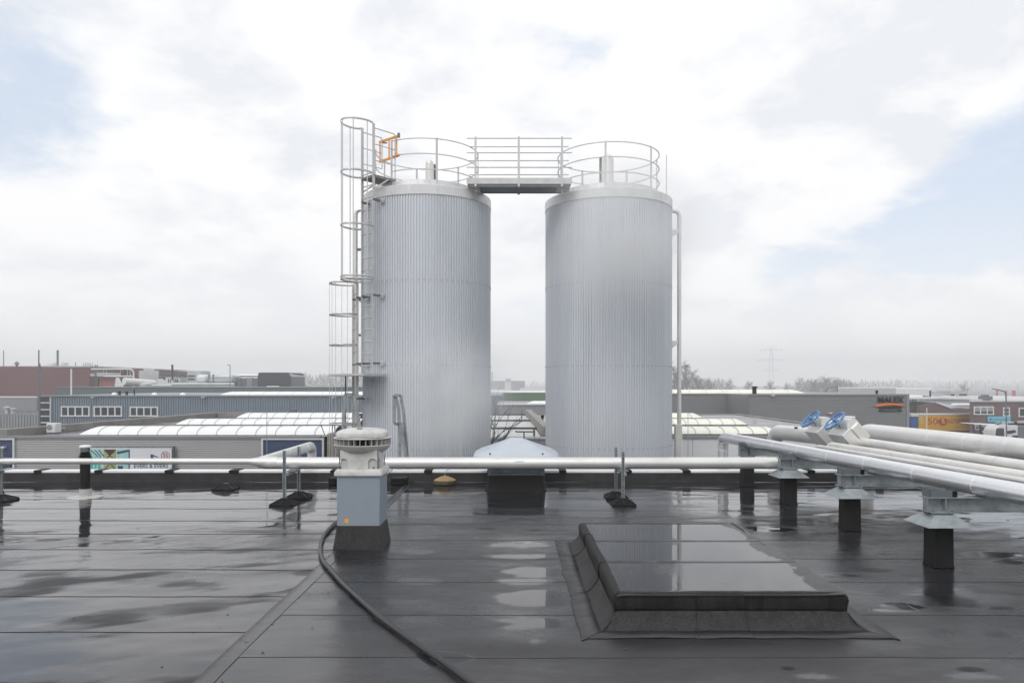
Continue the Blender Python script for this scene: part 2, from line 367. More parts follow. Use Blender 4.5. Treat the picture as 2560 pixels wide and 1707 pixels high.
# ---------------------------------------------------------------- ground and the roof we stand on
g = MB(); g.add([(-2500,-300,-7),(2500,-300,-7),(2500,3000,-7),(-2500,3000,-7)], [(0,1,2,3)])
tag(g.build('ground', M['asphalt'], smooth=0), kind='structure')
EDGE = 12.85                                     # where the far parapet stands
rb = MB(); rb.box(-11.5, 12.5, -8, EDGE + .30, -7, -.03)
roof = tag(rb.build('roof', M['felt'], smooth=0), kind='structure')

def gxy(px, py, z=0): d = (EYE - z) * F / (py - HZ); return PX(px, d), d
def blobs(X, Y, lst, soft=False):
    t = np.zeros_like(X)
    for px, py, hw, hh, v in lst:
        x, y = gxy(px, py); k = y / F; rx = hw * k; ry = hh * k * y / EYE
        q = ((X-x)/rx)**2 + ((Y-y)/ry)**2
        q = q + (fbm(X*2.6, Y*6.5, int(px), 6) - .5) * (2.6 if not soft else 3.4)
        t = np.maximum(t, v * np.clip((1.6 - q) if not soft else (1.0 - .75*q), 0, 1))
    return t
PUD = [(1315,1363,60,10,1.1),(1270,1363,60,5,1),(1299,1391,85,6,1.1),(1345,1430,75,14,1.1),(1307,1453,70,7,1),(1330,1493,90,22,1.1),(1330,1556,100,18,1.1),(1341,1601,22,8,1),
       (1049,1451,60,9,.8),(1040,1380,50,7,.7),(1046,1549,60,12,.8),(1055,1603,34,10,.85),(1075,1652,85,26,.85),(1046,1701,70,10,.85),
       (1915,1322,52,7,1.2),(2255,1515,42,9,1.15),(2072,1438,20,6,1),(2215,1525,50,5,1),(2480,1387,70,8,1.1),(2309,1328,46,5,1.1),(2250,1249,90,5,1.1),(2438,1294,60,6,1.1),
       (1835,1245,34,4,1.1),(1838,1265,24,4,1),(1833,1289,24,5,1),(2079,1247,18,5,1),(2520,1405,50,6,1.1),(1745,1240,60,4,.9),(1720,1222,70,3,.9),
       (980,1280,60,7,.75),(960,1300,40,5,.75),(1025,1275,60,6,.7),(2046,1690,40,8,.85),(2440,1690,90,9,.75),
       (60,1290,120,8,1),(330,1280,140,8,.95),(520,1262,100,6,.95),(560,1290,120,8,.95),(150,1262,90,6,.9),(640,1310,60,6,1),(745,1295,30,8,.95),(690,1470,26,8,.9)]
STN = [(282,1217,60,4,1),(50,1216,46,4,1),(124,1350,30,4,1),(12,1352,26,7,1),(371,1348,28,5,1),(724,1332,62,3,1),(80,1222,70,2,.9),(300,1340,14,4,.8),
       (1880,1321,36,7,1),(1985,1324,24,8,1),(2035,1326,18,6,1),(2189,1424,46,12,1),(2120,1438,30,7,1),(2393,1502,66,20,1),(2480,1580,62,14,1),(1964,1669,30,8,1),(2428,1672,36,7,1),
       (2220,1386,50,6,.9),(2190,1398,60,4,.9),(2070,1370,40,4,.9),(2160,1455,80,3,.9),(1860,1218,60,4,.9),(2500,1520,40,6,1),(2000,1300,80,3,.8),
       (1340,1324,30,4,.9),(1210,1322,28,3,.9),(1290,1310,40,3,.8),(2440,1210,60,6,.8),(2380,1350,50,8,.8),(2500,1355,50,8,.7)]
def strip(x0, x1, y0, y1, side, dx, dy, seed, lift=.0035, edges='y'):
    nx, ny = max(2, int((x1-x0)/dx)+1), max(2, int((y1-y0)/dy)+1)
    xs, ys = np.linspace(x0, x1, nx), np.linspace(y0, y1, ny); X, Y = np.meshgrid(xs, ys)
    if side == 'L':
        wet = .88 + .55*(fbm(X*.42+3, Y*1.5, 5)-.5) + .35*(fbm(X*1.7, Y*4.5, 9)-.5)
        wet += .16*np.clip((Y-7)/4, 0, 1)
        a = R(28); u, v = X*math.cos(a)+Y*math.sin(a), -X*math.sin(a)+Y*math.cos(a)
        wet -= np.clip(.50*np.clip(fbm(u*.75, v*2.6, 31, 3)-.53, 0, 1)*7, 0, .55)*np.clip((9.5-Y)/4, .15, 1)
        wet -= np.clip(.30*np.clip(fbm(u*1.9+4, v*5.2, 33, 3)-.55, 0, 1)*7, 0, .38)*np.clip((10-Y)/4, 0, 1)
        wet -= .22*np.clip(fbm(X*.6+9, Y*3.6, 35, 3)-.55, 0, 1)*6
    elif side == 'C':
        wet = .62 + .5*(fbm(X*1.2, Y*1.1, 12)-.5)
    else:
        far = np.clip((Y-7.5)/3, 0, 1)
        wet = .44 + .50*(fbm(X*.5, Y*1.3, 22)-.5) + far*.30 + .22*np.clip(1-(X+1.6)/.9, 0, 1) + .22*np.clip((X-2.2)/1.5, 0, 1) + (.42+1.5*far*np.clip((X-1)/3, .3, 1))*(fbm(X*1.0, Y*3.8, 27)-.5)
        wet += np.clip((X-4.4)/1.5, 0, 1)*1.7*(fbm(X*.8+Y*.5, Y*2.6-X*.6, 41)-.5)
    wet = np.clip(wet, .03, .90)
    # a dry lip where one roll laps the next
    if edges == 'y': wet -= .12*np.exp(-((Y-y0)/.025)**2)*np.clip(fbm(X*.9, Y*0+seed, seed)*3-.8, 0, 1.3) 
    else: wet -= .25*np.exp(-((X-x0)/.04)**2)
    pd = blobs(X, Y, PUD); wet = np.maximum(wet, pd * .98)
    stain = .92*blobs(X, Y, STN, True) + .5*np.clip(fbm(X*2.2, Y*7, 77)-.67, 0, 1)*4*(np.clip((Y-7)/3, 0, 1) if side == 'R' else .5)
    Z = (.0085 if side == 'L' else .005)*(fbm(X*1.0, Y*1.5, 88, 3)-.5)*2 + .005*(fbm(X*3, Y*4.5, 91, 3)-.5)
    if side == 'L': Z += .0035*np.sin(4.2*(Y+.12*np.sin(X*1.3))/.86)*(fbm(X*.7, Y*.7, 50)-.3)
    Z *= (1-np.clip(pd*1.2, 0, 1)*.85)
    t = ((Y-y0)/(y1-y0)) if edges == 'y' else ((X-x0)/(x1-x0))
    Z += (lift if side != 'R' else .002)*(1-t) if edges == 'y' else lift*(1-t) + .0045*t
    if edges == 'y': Y = Y + .030*(fbm(X*.9, Y*0+seed*1.3, seed, 3)-.5)
    else: X = X + .035*(fbm(Y*.8, X*0+seed*1.1, seed, 3)-.5)
    V = np.stack([X, Y, Z], -1).reshape(-1, 3)
    idx = np.arange(nx*ny).reshape(ny, nx)
    q = np.stack([idx[:-1,:-1], idx[:-1,1:], idx[1:,1:], idx[1:,:-1]], -1).reshape(-1, 4)
    lip = V[idx[0]].copy(); lip[:, 2] -= .0036 if side == 'L' else .0022; lip[:, 1] += .001        # the near edge folds down as a real step
    b0 = len(V); V = np.vstack([V, lip]); li = np.arange(b0, b0+nx)
    q = np.vstack([q, np.stack([li[:-1], li[1:], idx[0,1:], idx[0,:-1]], -1)])
    W, T = wet.reshape(-1), stain.reshape(-1); W = np.concatenate([W, np.full(nx, .1) if side != 'R' else wet[0]*.8]); T = np.concatenate([T, np.full(nx, .2)])
    if edges == 'x':
        for col, off in ((0, -.001),):
            lp = V[idx[:, col]].copy(); lp[:, 2] -= .014; lp[:, 0] += off; c0 = len(V); V = np.vstack([V, lp]); ci = np.arange(c0, c0+ny)
            q = np.vstack([q, np.stack([idx[:-1,col], idx[1:,col], ci[1:], ci[:-1]], -1)])
            W = np.concatenate([W, np.full(ny, .1)]); T = np.concatenate([T, np.full(ny, .2)])
    me = bpy.data.meshes.new('membrane_strip'); me.from_pydata(V.tolist(), [], q.tolist())
    me.polygons.foreach_set('use_smooth', [True]*len(me.polygons)); me.set_sharp_from_angle(angle=R(40))
    me.attributes.new('wet', 'FLOAT', 'POINT').data.foreach_set('value', W.astype(np.float32))
    me.attributes.new('stain', 'FLOAT', 'POINT').data.foreach_set('value', T.astype(np.float32))
    me.materials.append(M['roof'])
    o = bpy.data.objects.new('membrane_strip', me); C.objects.link(o); o.parent = roof; return o
LE = [-8, -3.5, -1.0, 0.6, 1.55, 2.45, 3.32, 4.2, 5.07, 5.92, 6.76, 7.6, 8.4, 9.2, 10.1, 10.9, 11.73, 12.9]
RE = [-8, -3.5, -1.0, 0.9, 1.85, 2.8, 3.7, 4.6, 5.45, 6.35, 7.2, 8.05, 8.95, 9.95, 10.9, 11.8, 12.9]
for k in range(len(LE)-1):
    near = LE[k+1] > 3; strip(-11.3, -1.70, LE[k], LE[k+1]+.05, 'L', .045 if near else .3, .032 if near else .3, 100+k)
for k in range(len(RE)-1):
    near = RE[k+1] > 3; strip(-1.74, 12.3, RE[k], RE[k+1]+.05, 'R', .045 if near else .3, .032 if near else .3, 200+k)
for k, (a, b) in enumerate(((-8, 2.9), (2.85, 12.9))): strip(-1.82, -1.705, a, b, 'C', .04, .04 if k else .3, 300+k, .0075, 'x')

# ---------------------------------------------------------------- parapet at the far edge of the roof
pa = thing('roof_parapet', 'low black felt parapet with a white metal edge strip behind the long pipe', 'parapet', (0, EDGE, 0))
n = 220; V = []; prof = [(-.030, .001), (-.020, .03), (-.008, .09), (.004, .158), (.20, .172)]
mb = MB(); xs = np.linspace(-11.4, 12.4, n)
for i, x in enumerate(xs):
    for j, (o_, z) in enumerate(prof):
        w = (fbm(np.array([x*1.7]), np.array([j*3.1]), 8)[0]-.5)*.016; V.append((x, EDGE + o_ + w*(j < 4), z + w*.5*(0 < j < 4)))
mb.add(V, [(i*5+j, (i+1)*5+j, (i+1)*5+j+1, i*5+j+1) for i in range(n-1) for j in range(4)])
mb.build('felt_upstand', M['felt'], pa)
jx = [93, 245, 422, 584, 836, 1070, 1230, 1407, 1568, 1717, 2029, 2200, 2400]
jx = [PX(p, EDGE) for p in jx]
edges = [-11.4] + jx + [12.4]
for i in range(len(edges)-1):                    # trim lengths between the joint covers
    a, b = edges[i], edges[i+1]; t = MB(); t.box(a+.006, b-.006, EDGE+.02, EDGE+.27, .155, .196 + .003*rnd.uniform(-1, 1)); t.build('edge_trim', M['trim'], pa, bevel=.006)
for x in jx:
    t = MB(); w = rnd.uniform(.06, .085); t.box(x-w, x+w, EDGE-.004, EDGE+.28, .15, .204)
    t.add([(x-w*.8, EDGE-.006, .16), (x+w*.9, EDGE-.006, .15), (x+w*.7, EDGE-.008, .135), (x-w*.5, EDGE-.008, .14)], [(0,1,2,3)])
    t.build('joint_cover', M['felt_dark'], pa, bevel=.004)

# ---------------------------------------------------------------- felt covered roof hatch (bottom right)
hx0, hx1, hy0, hy1 = .715, 2.33, 5.15, 7.76
ht = thing('roof_hatch', 'long low box covered in black felt with rainwater lying on its top', 'roof hatch', (1.52, 6.45, 0))
def grain(t, j, sd, a): return (fbm(np.array([t*5.0]), np.array([j*.7]), sd)[0]-.5)*a
def upst(nm, PR, side, t0, t1, dz, seed, m, amp=.012, th=.009):
    n = 26; V = []
    for i in range(n):
        t = t0 + (t1-t0)*i/(n-1)
        for j, (o_, z) in enumerate(PR):
            e = 1.0 if side != 'front' else .85
            o2 = o_*e + dz + grain(t, j, seed, amp); zz_ = z + grain(t*1.7, j, seed+9, amp*.25)
            if side in ('front', 'back'):
                x = (hx0-o2) + (hx1-hx0+2*o2)*t; y = hy0-o2 if side == 'front' else hy1+o2
            else:
                y = (hy0-o2) + (hy1-hy0+2*o2)*t; x = hx0-o2 if side == 'left' else hx1+o2
            V.append((x, y, zz_ + dz*.4))
    k = len(PR); m_ = MB().add(V, [(i*k+j, (i+1)*k+j, (i+1)*k+j+1, i*k+j+1) for i in range(n-1) for j in range(k-1)])
    o = m_.build(nm, m, ht, smooth=60); md = o.modifiers.new('thick', 'SOLIDIFY'); md.thickness = th; md.offset = -1; return o
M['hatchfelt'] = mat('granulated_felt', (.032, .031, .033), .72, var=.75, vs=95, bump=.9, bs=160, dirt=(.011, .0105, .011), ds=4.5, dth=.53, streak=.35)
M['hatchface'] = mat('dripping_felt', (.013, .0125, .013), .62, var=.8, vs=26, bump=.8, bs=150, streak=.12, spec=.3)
PF = [(-.06, .246), (-.03, .246), (-.008, .238), (.004, .222), (.006, .20), (.004, .15), (.002, .112)]     # rounded rim and upright face
PC = [(.004, .124), (.012, .108), (.030, .080), (.060, .046), (.088, .024), (.108, .014)]               # cove down to the roof
PG = [(.09, .0125), (.15, .0115), (.245, .010)]                                                        # flat flange lying on the roof
for s_, cuts in (('front', (0, .355, .545, 1)), ('left', (0, .34, .56, .78, 1)), ('right', (0, .5, 1)), ('back', (0, 1))):
    for k in range(len(cuts)-1):
        a_, b_, dz = cuts[k], cuts[k+1]+(.012 if k < len(cuts)-2 else 0), .008*(k % 2); sd = 400+k+len(s_)*10
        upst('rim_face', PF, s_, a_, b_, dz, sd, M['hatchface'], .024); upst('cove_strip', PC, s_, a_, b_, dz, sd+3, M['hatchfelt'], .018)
        f = upst('flange', PG, s_, a_, b_, dz*.5, sd+5, M['roof'], .045, .006); nv = len(f.data.vertices)
        f.data.attributes.new('wet', 'FLOAT', 'POINT').data.foreach_set('value', [.30 + .12*rnd.random() for _ in range(nv)]); f.data.attributes.new('stain', 'FLOAT', 'POINT').data.foreach_set('value', [.1]*nv)
def topstrip(y0, y1, seed):
    nx, ny = 60, 36; xs, ys = np.linspace(hx0+.01, hx1-.01, nx), np.linspace(y0, y1, ny); X, Y = np.meshgrid(xs, ys)
    wet = np.full_like(X, .99) - .30*np.clip(fbm(X*1.5, Y*2, seed)-.62, 0, 1)*2
    rim = hx1 - X - (.15+.05*np.sin(Y*5)) + .05*(fbm(X*7, Y*7, seed)-.5)*2
    wet = np.where(rim < 0, .36+.1*fbm(X*4, Y*4, 3), wet); wet = np.where((X < hx0+.05), .35, wet)
    wet = np.minimum(wet, .40 + np.clip((Y-y0-.04)/.05, 0, 1)*.7 + .2*(fbm(X*5, Y*5, 6)-.5)); wet = np.minimum(wet, .42 + np.clip((y1-.03-Y)/.05, 0, 1)*.7)
    s2 = np.clip(fbm((X-Y*.35)*5, Y*1.2, 61)-.57, 0, 1)*2.2*(X < 1.35); wet -= s2*.8
    Z = np.full_like(X, .244) + .006*np.exp(-((hx1-X)/.12)**2) + .002*(1-(Y-y0)/(y1-y0)) - .010*np.exp(-((Y-hy0)/.03)**2) - .010*np.exp(-((X-hx0)/.03)**2)
    V = np.stack([X, Y, Z], -1).reshape(-1, 3); idx = np.arange(nx*ny).reshape(ny, nx)
    q = np.stack([idx[:-1,:-1], idx[:-1,1:], idx[1:,1:], idx[1:,:-1]], -1).reshape(-1, 4)
    lip = V[idx[0]].copy(); lip[:, 2] -= .008; b0 = len(V); V = np.vstack([V, lip]); li = np.arange(b0, b0+nx); q = np.vstack([q, np.stack([li[:-1], li[1:], idx[0,1:], idx[0,:-1]], -1)])
    me = bpy.data.meshes.new('top_strip'); V[:, 0] -= 1.52; V[:, 1] -= 6.45; me.from_pydata(V.tolist(), [], q.tolist()); me.polygons.foreach_set('use_smooth', [True]*len(me.polygons)); me.set_sharp_from_angle(angle=R(40))
    me.attributes.new('wet', 'FLOAT', 'POINT').data.foreach_set('value', np.concatenate([wet.reshape(-1), np.full(nx, .1)]).astype(np.float32))
    st = blobs(X, Y, []) + .9*np.exp(-(((X-1.55)/.05)**2+((Y-5.4)/.03)**2)); me.attributes.new('stain', 'FLOAT', 'POINT').data.foreach_set('value', np.concatenate([st.reshape(-1), np.full(nx, .3)]).astype(np.float32))
    me.materials.append(M['roof']); o = bpy.data.objects.new('top_strip', me); C.objects.link(o); o.parent = ht
for k, (a, b) in enumerate(((5.13, 6.06), (6.04, 6.87), (6.85, 7.78))): topstrip(a, b, 500+k)

# ---------------------------------------------------------------- roof fan (cowl)
fx, fy = -1.585, 7.85
fan = thing('roof_fan', 'blue grey square roof fan with a white louvred head on a black felt base', 'roof fan', (fx, fy, 0))
def sq(w, z, dw=0): return [(fx-w, fy-w, z), (fx+w, fy-w, z), (fx+w, fy+w, z), (fx-w, fy+w, z)]
MB().loft([sq(.262, -.01), sq(.256, .015), sq(.223, .245)]).build('felt_base', M['hatchfelt'], fan, bevel=.012)
MB().loft([sq(.2215, .236), sq(.2215, .76)]).build('housing', M['cowl'], fan, bevel=.006)
MB().loft([sq(.247, .752), sq(.247, .79), sq(.226, .824)]).build('collar', M['white_pl'], fan, bevel=.008)
c = MB(); c.box(fx-.187, fx+.187, fy-.187, fy+.187, .822, 1.0); c.build('inner_core', M['grey_pl'], fan)
def arch(a, b): # a side panel with two arched openings near its ends
    P = [(-.205, 1.015), (-.205, .824)]
    for s0, s1 in ((-.192, -.118), (.100, .188)):
        P.append((s0, .824)); P += [(s0+(s1-s0)*k/8, .905+.024*math.sin(math.pi*k/8)) for k in range(9)]; P.append((s1, .824))
    P += [(.205, .824), (.205, 1.015)]; return P
for k in range(4):
    m = MB(); m.prism(arch(0, 0), -.205, -.190); ca, sa = math.cos(k*math.pi/2), math.sin(k*math.pi/2)
    m.v = [(fx + x*ca - y*sa, fy + x*sa + y*ca, z) for x, y, z in m.v]; m.build('head_panel', M['white_pl'], fan, bevel=.004)
c = MB(); c.lathe([(.16, .965), (.20, .975), (.235, .995), (.27, 1.02), (.292, 1.05), (.294, 1.062), (.18, 1.064)], fx, fy, 48); c.build('bowl', M['grey_pl'], fan)
c = MB(); c.lathe([(.175, 1.06), (.175, 1.13)], fx, fy, 32); c.build('inner_drum', M['black'], fan)
c = MB(); c.lathe([(.30, 1.056), (.303, 1.060), (.300, 1.065), (.20, 1.067)], fx, fy, 64); c.build('lower_ring', M['grey_pl'], fan)
c = MB(); c.lathe([(.20, 1.126), (.300, 1.128), (.303, 1.133), (.300, 1.138), (.24, 1.15)], fx, fy, 64); c.build('upper_ring', M['grey_pl'], fan)
v0 = MB(); v0.box(fx-.0025, fx+.0025, fy+.18, fy+.296, -.033, .033); v = v0.build('vane', M['grey_pl'], fan, smooth=0)
for k in range(30):
    o = v if k == 0 else inst(v, fan)
    o.location = (0, 0, 1.097); o.rotation_euler = (0, 0, 2*math.pi*k/30 + .1)
c = MB(); rings = []
for r, z, wv in ((.262, 1.142, 0), (.272, 1.150, .004), (.270, 1.185, .010), (.262, 1.200, .006), (.235, 1.216, 0), (.16, 1.232, 0), (.07, 1.238, 0), (.01, 1.239, 0)):
    ring = []
    for k in range(64):
        t = 2*math.pi*k/64; q = 1/(abs(math.cos(t))**3 + abs(math.sin(t))**3)**(1/3); ring.append((fx + r*q*.97*math.cos(t), fy + r*q*.97*math.sin(t), z + wv*math.cos(4*t)))
    rings.append(ring)
c.loft(rings); c.build('cap', M['white_pl'], fan, smooth=50)
c = MB(); c.box(fx-.03, fx+.022, fy-.16, fy-.10, 1.226, 1.243); c.build('cap_catch', M['galv_dark'], fan, bevel=.003)
c = MB(); c.box(PX(861, 7.62), PX(871, 7.62), fy-.2235, fy-.2219, PZ(1307, 7.62), PZ(1297, 7.62)); c.build('sticker', M['sticker'], fan, smooth=0)
for sx in (-.19, .155):
    c = MB(); c.box(fx+sx-.007, fx+sx+.007, fy-.212, fy-.204, .83, .845); c.build('head_clip', M['black'], fan, smooth=0)
for k in range(5):
    c = MB(); c.tube([(fx-.19+k*.093, fy-.2255, .25), (fx-.19+k*.093, fy-.2205, .25)], .004, 8); c.build('screw', M['galv'], fan)

# ---------------------------------------------------------------- black hose
hp = [(872,1289),(842,1305),(822,1324),(808,1343),(801,1373),(808,1403),(826,1425),(856,1459),(898,1498),(948,1543),(1004,1585),(1060,1625),(1117,1664),(1173,1706),(1240,1760),(1330,1850)]
P = [Vector((*gxy(px, py, .02), .028)) for px, py in hp]; 
Q = []
for i in range(len(P)-1):
    p0, p1, p2, p3 = P[max(0, i-1)], P[i], P[i+1], P[min(len(P)-1, i+2)]
    for k in range(8):
        t = k/8; Q.append(.5*((2*p1)+(p2-p0)*t+(2*p0-5*p1+4*p2-p3)*t*t+(3*p1-p0-3*p2+p3)*t**3))
Q.append(P[-1])
tag(MB().tube(Q, .0205, 14).build('hose', M['hose'], smooth=60), 'thick black hose curving over the wet roof from the roof fan', 'hose')

# ---------------------------------------------------------------- domed extractor behind the long pipe
ex, ey = PX(1290, 12.12), 12.14
dm = thing('roof_extractor', 'large pale blue pyramid shaped roof cowl on a black felt curb', 'roof extractor', (ex, ey, 0))
def sqr(cx, cy, w, z, e=3, n=48):
    o = []
    for k in range(n):
        t = 2*math.pi*k/n; q = 1/(abs(math.cos(t))**e + abs(math.sin(t))**e)**(1/e); o.append((cx + w*q*math.cos(t), cy + w*q*math.sin(t), z))
    return o
MB().loft([sqr(ex, ey, .50, -.01, 9), sqr(ex, ey, .475, .04, 9), sqr(ex, ey, .455, .262, 9)]).build('felt_curb', M['felt_dark'], dm)
c = MB(); c.box(ex-.45, ex+.45, ey-.45, ey+.45, .258, .285); c.box(ex-.36, ex+.36, ey-.36, ey+.36, .284, .52)
for sx in (-1, 1):
    for sy in (-1, 1): c.box(ex+sx*.425-.025, ex+sx*.425+.025, ey+sy*.425-.025, ey+sy*.425+.025, .284, .52)
c.build('throat_frame', M['galv_dark'], dm)
MB().loft([sqr(ex, ey, .69, .470, 5), sqr(ex, ey, .715, .478, 5), sqr(ex, ey, .715, .50, 5), sqr(ex, ey, .68, .575, 5), sqr(ex, ey, .58, .632, 6), sqr(ex, ey, .50, .655, 7), sqr(ex, ey, .13, .803, 9), sqr(ex, ey, .11, .812, 9)]).build('cap', M['dome'], dm, smooth=22)
for px, py in ((1225, 1128), (1357, 1131)):
    c = MB(); c.lathe([(.012, .60), (.012, .624), (.004, .628)], PX(px, 11.5), 11.53, 10); c.build('cap_bolt', M['black'], dm)

# ---------------------------------------------------------------- stone foot of the lightning conductor
sx0, sy0 = PX(1112, 12.5), 12.52
ls = thing('conductor_block', 'ochre six sided block at the foot of the parapet holding a short wire', 'stone block', (sx0, sy0, 0))
hexa = lambda r, z: [(sx0 + r*math.cos(t*math.pi/4+.3), sy0 + r*.8*math.sin(t*math.pi/4+.3), z) for t in range(8)]
MB().loft([hexa(.19, .003), hexa(.20, .03), hexa(.195, .075)]).build('block_side', M['stone_edge'], ls, bevel=.01)
MB().loft([hexa(.194, .076), hexa(.175, .095), hexa(.05, .145), hexa(.02, .15)]).build('block_top', M['stone'], ls, smooth=50)
MB().tube([(sx0, sy0, .14), (sx0, sy0, .20), (sx0+.03, sy0+.12, .235), (sx0+.04, EDGE+.1, .215)], .006, 6).build('wire', M['galv'], ls)

# ---------------------------------------------------------------- black vent stack (left)
vx, vy = PX(213, 11.1), 11.1
vs = thing('vent_stack', 'short black flue pipe with a ribbed cap in a white collar on the roof', 'vent pipe', (vx, vy, 0))
c = MB(); c.lathe([(.245, .006), (.24, .014), (.12, .022), (.086, .03), (.083, .13), (.079, .132)], vx, vy, 40); c.build('flashing', M['grey_pl'], vs)
c = MB(); c.lathe([(.071, .12), (.071, .132), (.075, .134), (.075, .142), (.071, .144), (.071, .36), (.073, .362), (.073, .372), (.071, .374), (.071, .60)], vx, vy, 32); c.build('flue', M['black'], vs)
c = MB(); pr = []
for k in range(4): z = .585+.026*k; r = .098-.007*k; pr += [(r-.02, z), (r, z+.004), (r, z+.012), (r-.02, z+.018)]
c.lathe(pr, vx, vy, 32); c.build('ribbed_cap', M['black'], vs)
c = MB(); c.lathe([(.060, .685), (.066, .69), (.066, .745), (.060, .75)], vx, vy, 32); c.build('cap_neck', M['galv_dark'], vs)
c = MB(); c.lathe([(.075, .748), (.082, .752), (.082, .772), (.06, .785), (.01, .79)], vx, vy, 32); c.build('cap_top', M['trim'], vs)

# ---------------------------------------------------------------- rubber feet and the strut stands of the long pipe
def foot_mesh(x, y, s=.165):
    c = MB(); lo = [(x-s, y-s, .004), (x+s, y-s, .004), (x+s, y+s, .004), (x-s, y+s, .004)]; k = .05
    up = [(x-s, y-s, .022), (x+s, y-s, .022), (x+s, y+s, .022), (x-s, y+s, .022)]; tp = [(x-k, y-k, .085), (x+k, y-k, .085), (x+k, y+k, .085), (x-k, y+k, .085)]
    c.loft([lo, up, tp])
    return c
def foot_ribs(x, y, s=.165):
    c = MB()
    for dx, dy in ((-1,-1),(1,-1),(1,1),(-1,1),(0,-1),(0,1),(1,0),(-1,0)):
        c.bar((x+dx*.045, y+dy*.045, .088), (x+dx*s*.97, y+dy*s*.97, .027), .012, .014)
    c.box(x-.045, x+.045, y-.045, y+.045, .084, .100); return c
def strut(x, y, z0, z1):                        # slotted channel
    c = MB(); w = .0205
    c.box(x-w, x+w, y+.014, y+.0185, z0, z1); c.box(x-w, x-w+.004, y-.0185, y+.014, z0, z1); c.box(x+w-.004, x+w, y-.0185, y+.014, z0, z1)
    c.box(x-w+.004, x-w+.012, y-.0185, y-.0155, z0, z1); c.box(x+w-.012, x+w-.004, y-.0185, y-.0155, z0, z1); return c
def stand(name, label, px_f, px_b, yf, yb, zf, zb):
    xf, xb = PX(px_f, yf), PX(px_b, yb)
    st = thing('pipe_stand', label, 'pipe stand', (xf, yf, 0), 'strut stands under the long grey pipe')
    for x, y, z in ((xf, yf, zf), (xb, yb, zb)):
        f = foot_mesh(x, y).build('foot', M['rubber'], st, smooth=20); r = foot_ribs(x, y).build('foot_ribs', M['black'], f, smooth=0)
        r.location = Vector((0, 0, 0))
        p = strut(x, y, .095, z).build('post', M['galv'], st, smooth=0)
        s = MB()
        k = .14
        while k < z - .03: s.box(x-.006, x+.006, y+.0135, y+.0140, k, k+.024); k += .05
        s.build('slots', M['black'], p, smooth=0)
    c = MB(); c.bar((xf+.03, yf, .43), (xb-.002 if xb > xf else xb+.03, yb, .43), .041, .041); c.build('cross_arm', M['galv'], st, smooth=0)
    c = MB(); c.box(xf-.02, xf+.10, 10.55, 10.95, .455, .462); c.build('pipe_saddle', M['galv'], st, smooth=0)
    return st
stand('a', 'slotted steel pipe stand on black rubber feet, left of the roof fan', 711, 747, 10.42, 11.06, PZ(1126, 10.42), PZ(1116, 11.06))
stand('b', 'slotted steel pipe stand on black rubber feet, right of the domed extractor', 1557.5, 1540, 10.42, 11.06, PZ(1129, 10.42), PZ(1118, 11.06))
stand('c', 'slotted steel pipe stand cut by the left edge of the photo', 2, -34, 10.75, 11.4, PZ(1120, 10.75), PZ(1135, 11.4))
fx2, fy2 = PX(565, 11.95), 11.95
ff = foot_mesh(fx2, fy2, .17).build('rubber_foot', M['rubber'], None, smooth=20); tag(ff, 'empty black rubber foot alone on the roof left of the pipe stands', 'rubber foot')
foot_ribs(fx2, fy2, .17).build('foot_ribs', M['black'], ff, smooth=0)

# ---------------------------------------------------------------- long pipe across the roof
lp = thing('long_pipe', 'long pale grey lagged pipe running across the roof and down over the parapet', 'pipe', (-3.65, 10.75, .555))
pd, pz = 10.75, .555
ye = 13.75
path = fillet([(7.2, pd, pz), (-3.68, pd, pz), (-3.72, ye, pz), (-3.72, ye, -6.9)], .16, 8)
MB().tube(path, .0835, 24).build('thick_run', M['clad'], lp)
MB().tube([(-3.40, pd, pz+.01), (-3.62, pd, pz+.012), (-3.80, pd, .578), (-11.3, pd, .583)], [.0836, .080, .0437, .0437], 20).build('thin_run', M['clad'], lp)
for px in (905, 1120, 1330, 1500, 1700, 1880, 700):
    x = PX(px, pd); MB().tube([(x-.006, pd, pz), (x+.006, pd, pz)], .0847, 24, True).build('joint_band', M['clad'], lp)
for y in (11.2, 12.2, 13.2): MB().tube([(-3.69, y-.006, pz), (-3.69, y+.006, pz)], .0847, 24).build('joint_band', M['clad'], lp)
for px in (60, 260, 480): x = PX(px, pd); MB().tube([(x-.006, pd, .582), (x+.006, pd, .582)], .0447, 20).build('joint_band', M['clad'], lp)
c = MB(); c.box(PX(1288, 10.67), PX(1310, 10.67), pd-.0846, pd-.0838, .575, .592); c.v = [(x, y+.004, z) for x, y, z in c.v]; c.build('flow_label', M['mint'], lp, smooth=0)

# grit, twig ends and bits of leaf washed about on the roof
dv = MB(); rg = random.Random(12)
for k in range(150):
    y = rg.uniform(4.0, 12.5); x = rg.uniform(-.72, .72)*y
    if .45 < x < 2.6 and 4.85 < y < 8.1: continue
    s_ = rg.uniform(.002, .007); a_ = rg.uniform(0, 3.1); l_ = s_*rg.uniform(1, 3.2); z_ = .006
    u_, w_ = Vector((math.cos(a_), math.sin(a_), 0)), Vector((-math.sin(a_), math.cos(a_), 0)); c_ = Vector((x, y, z_))
    dv.add([c_-u_*l_, c_-w_*s_, c_+u_*l_, c_+w_*s_, c_+Vector((0, 0, s_*.8))], [(0,1,4), (1,2,4), (2,3,4), (3,0,4), (3,2,1,0)])
tag(dv.build('debris', M['bark'], smooth=0), 'grit and twig ends scattered over the wet roof', None, None, 'stuff')
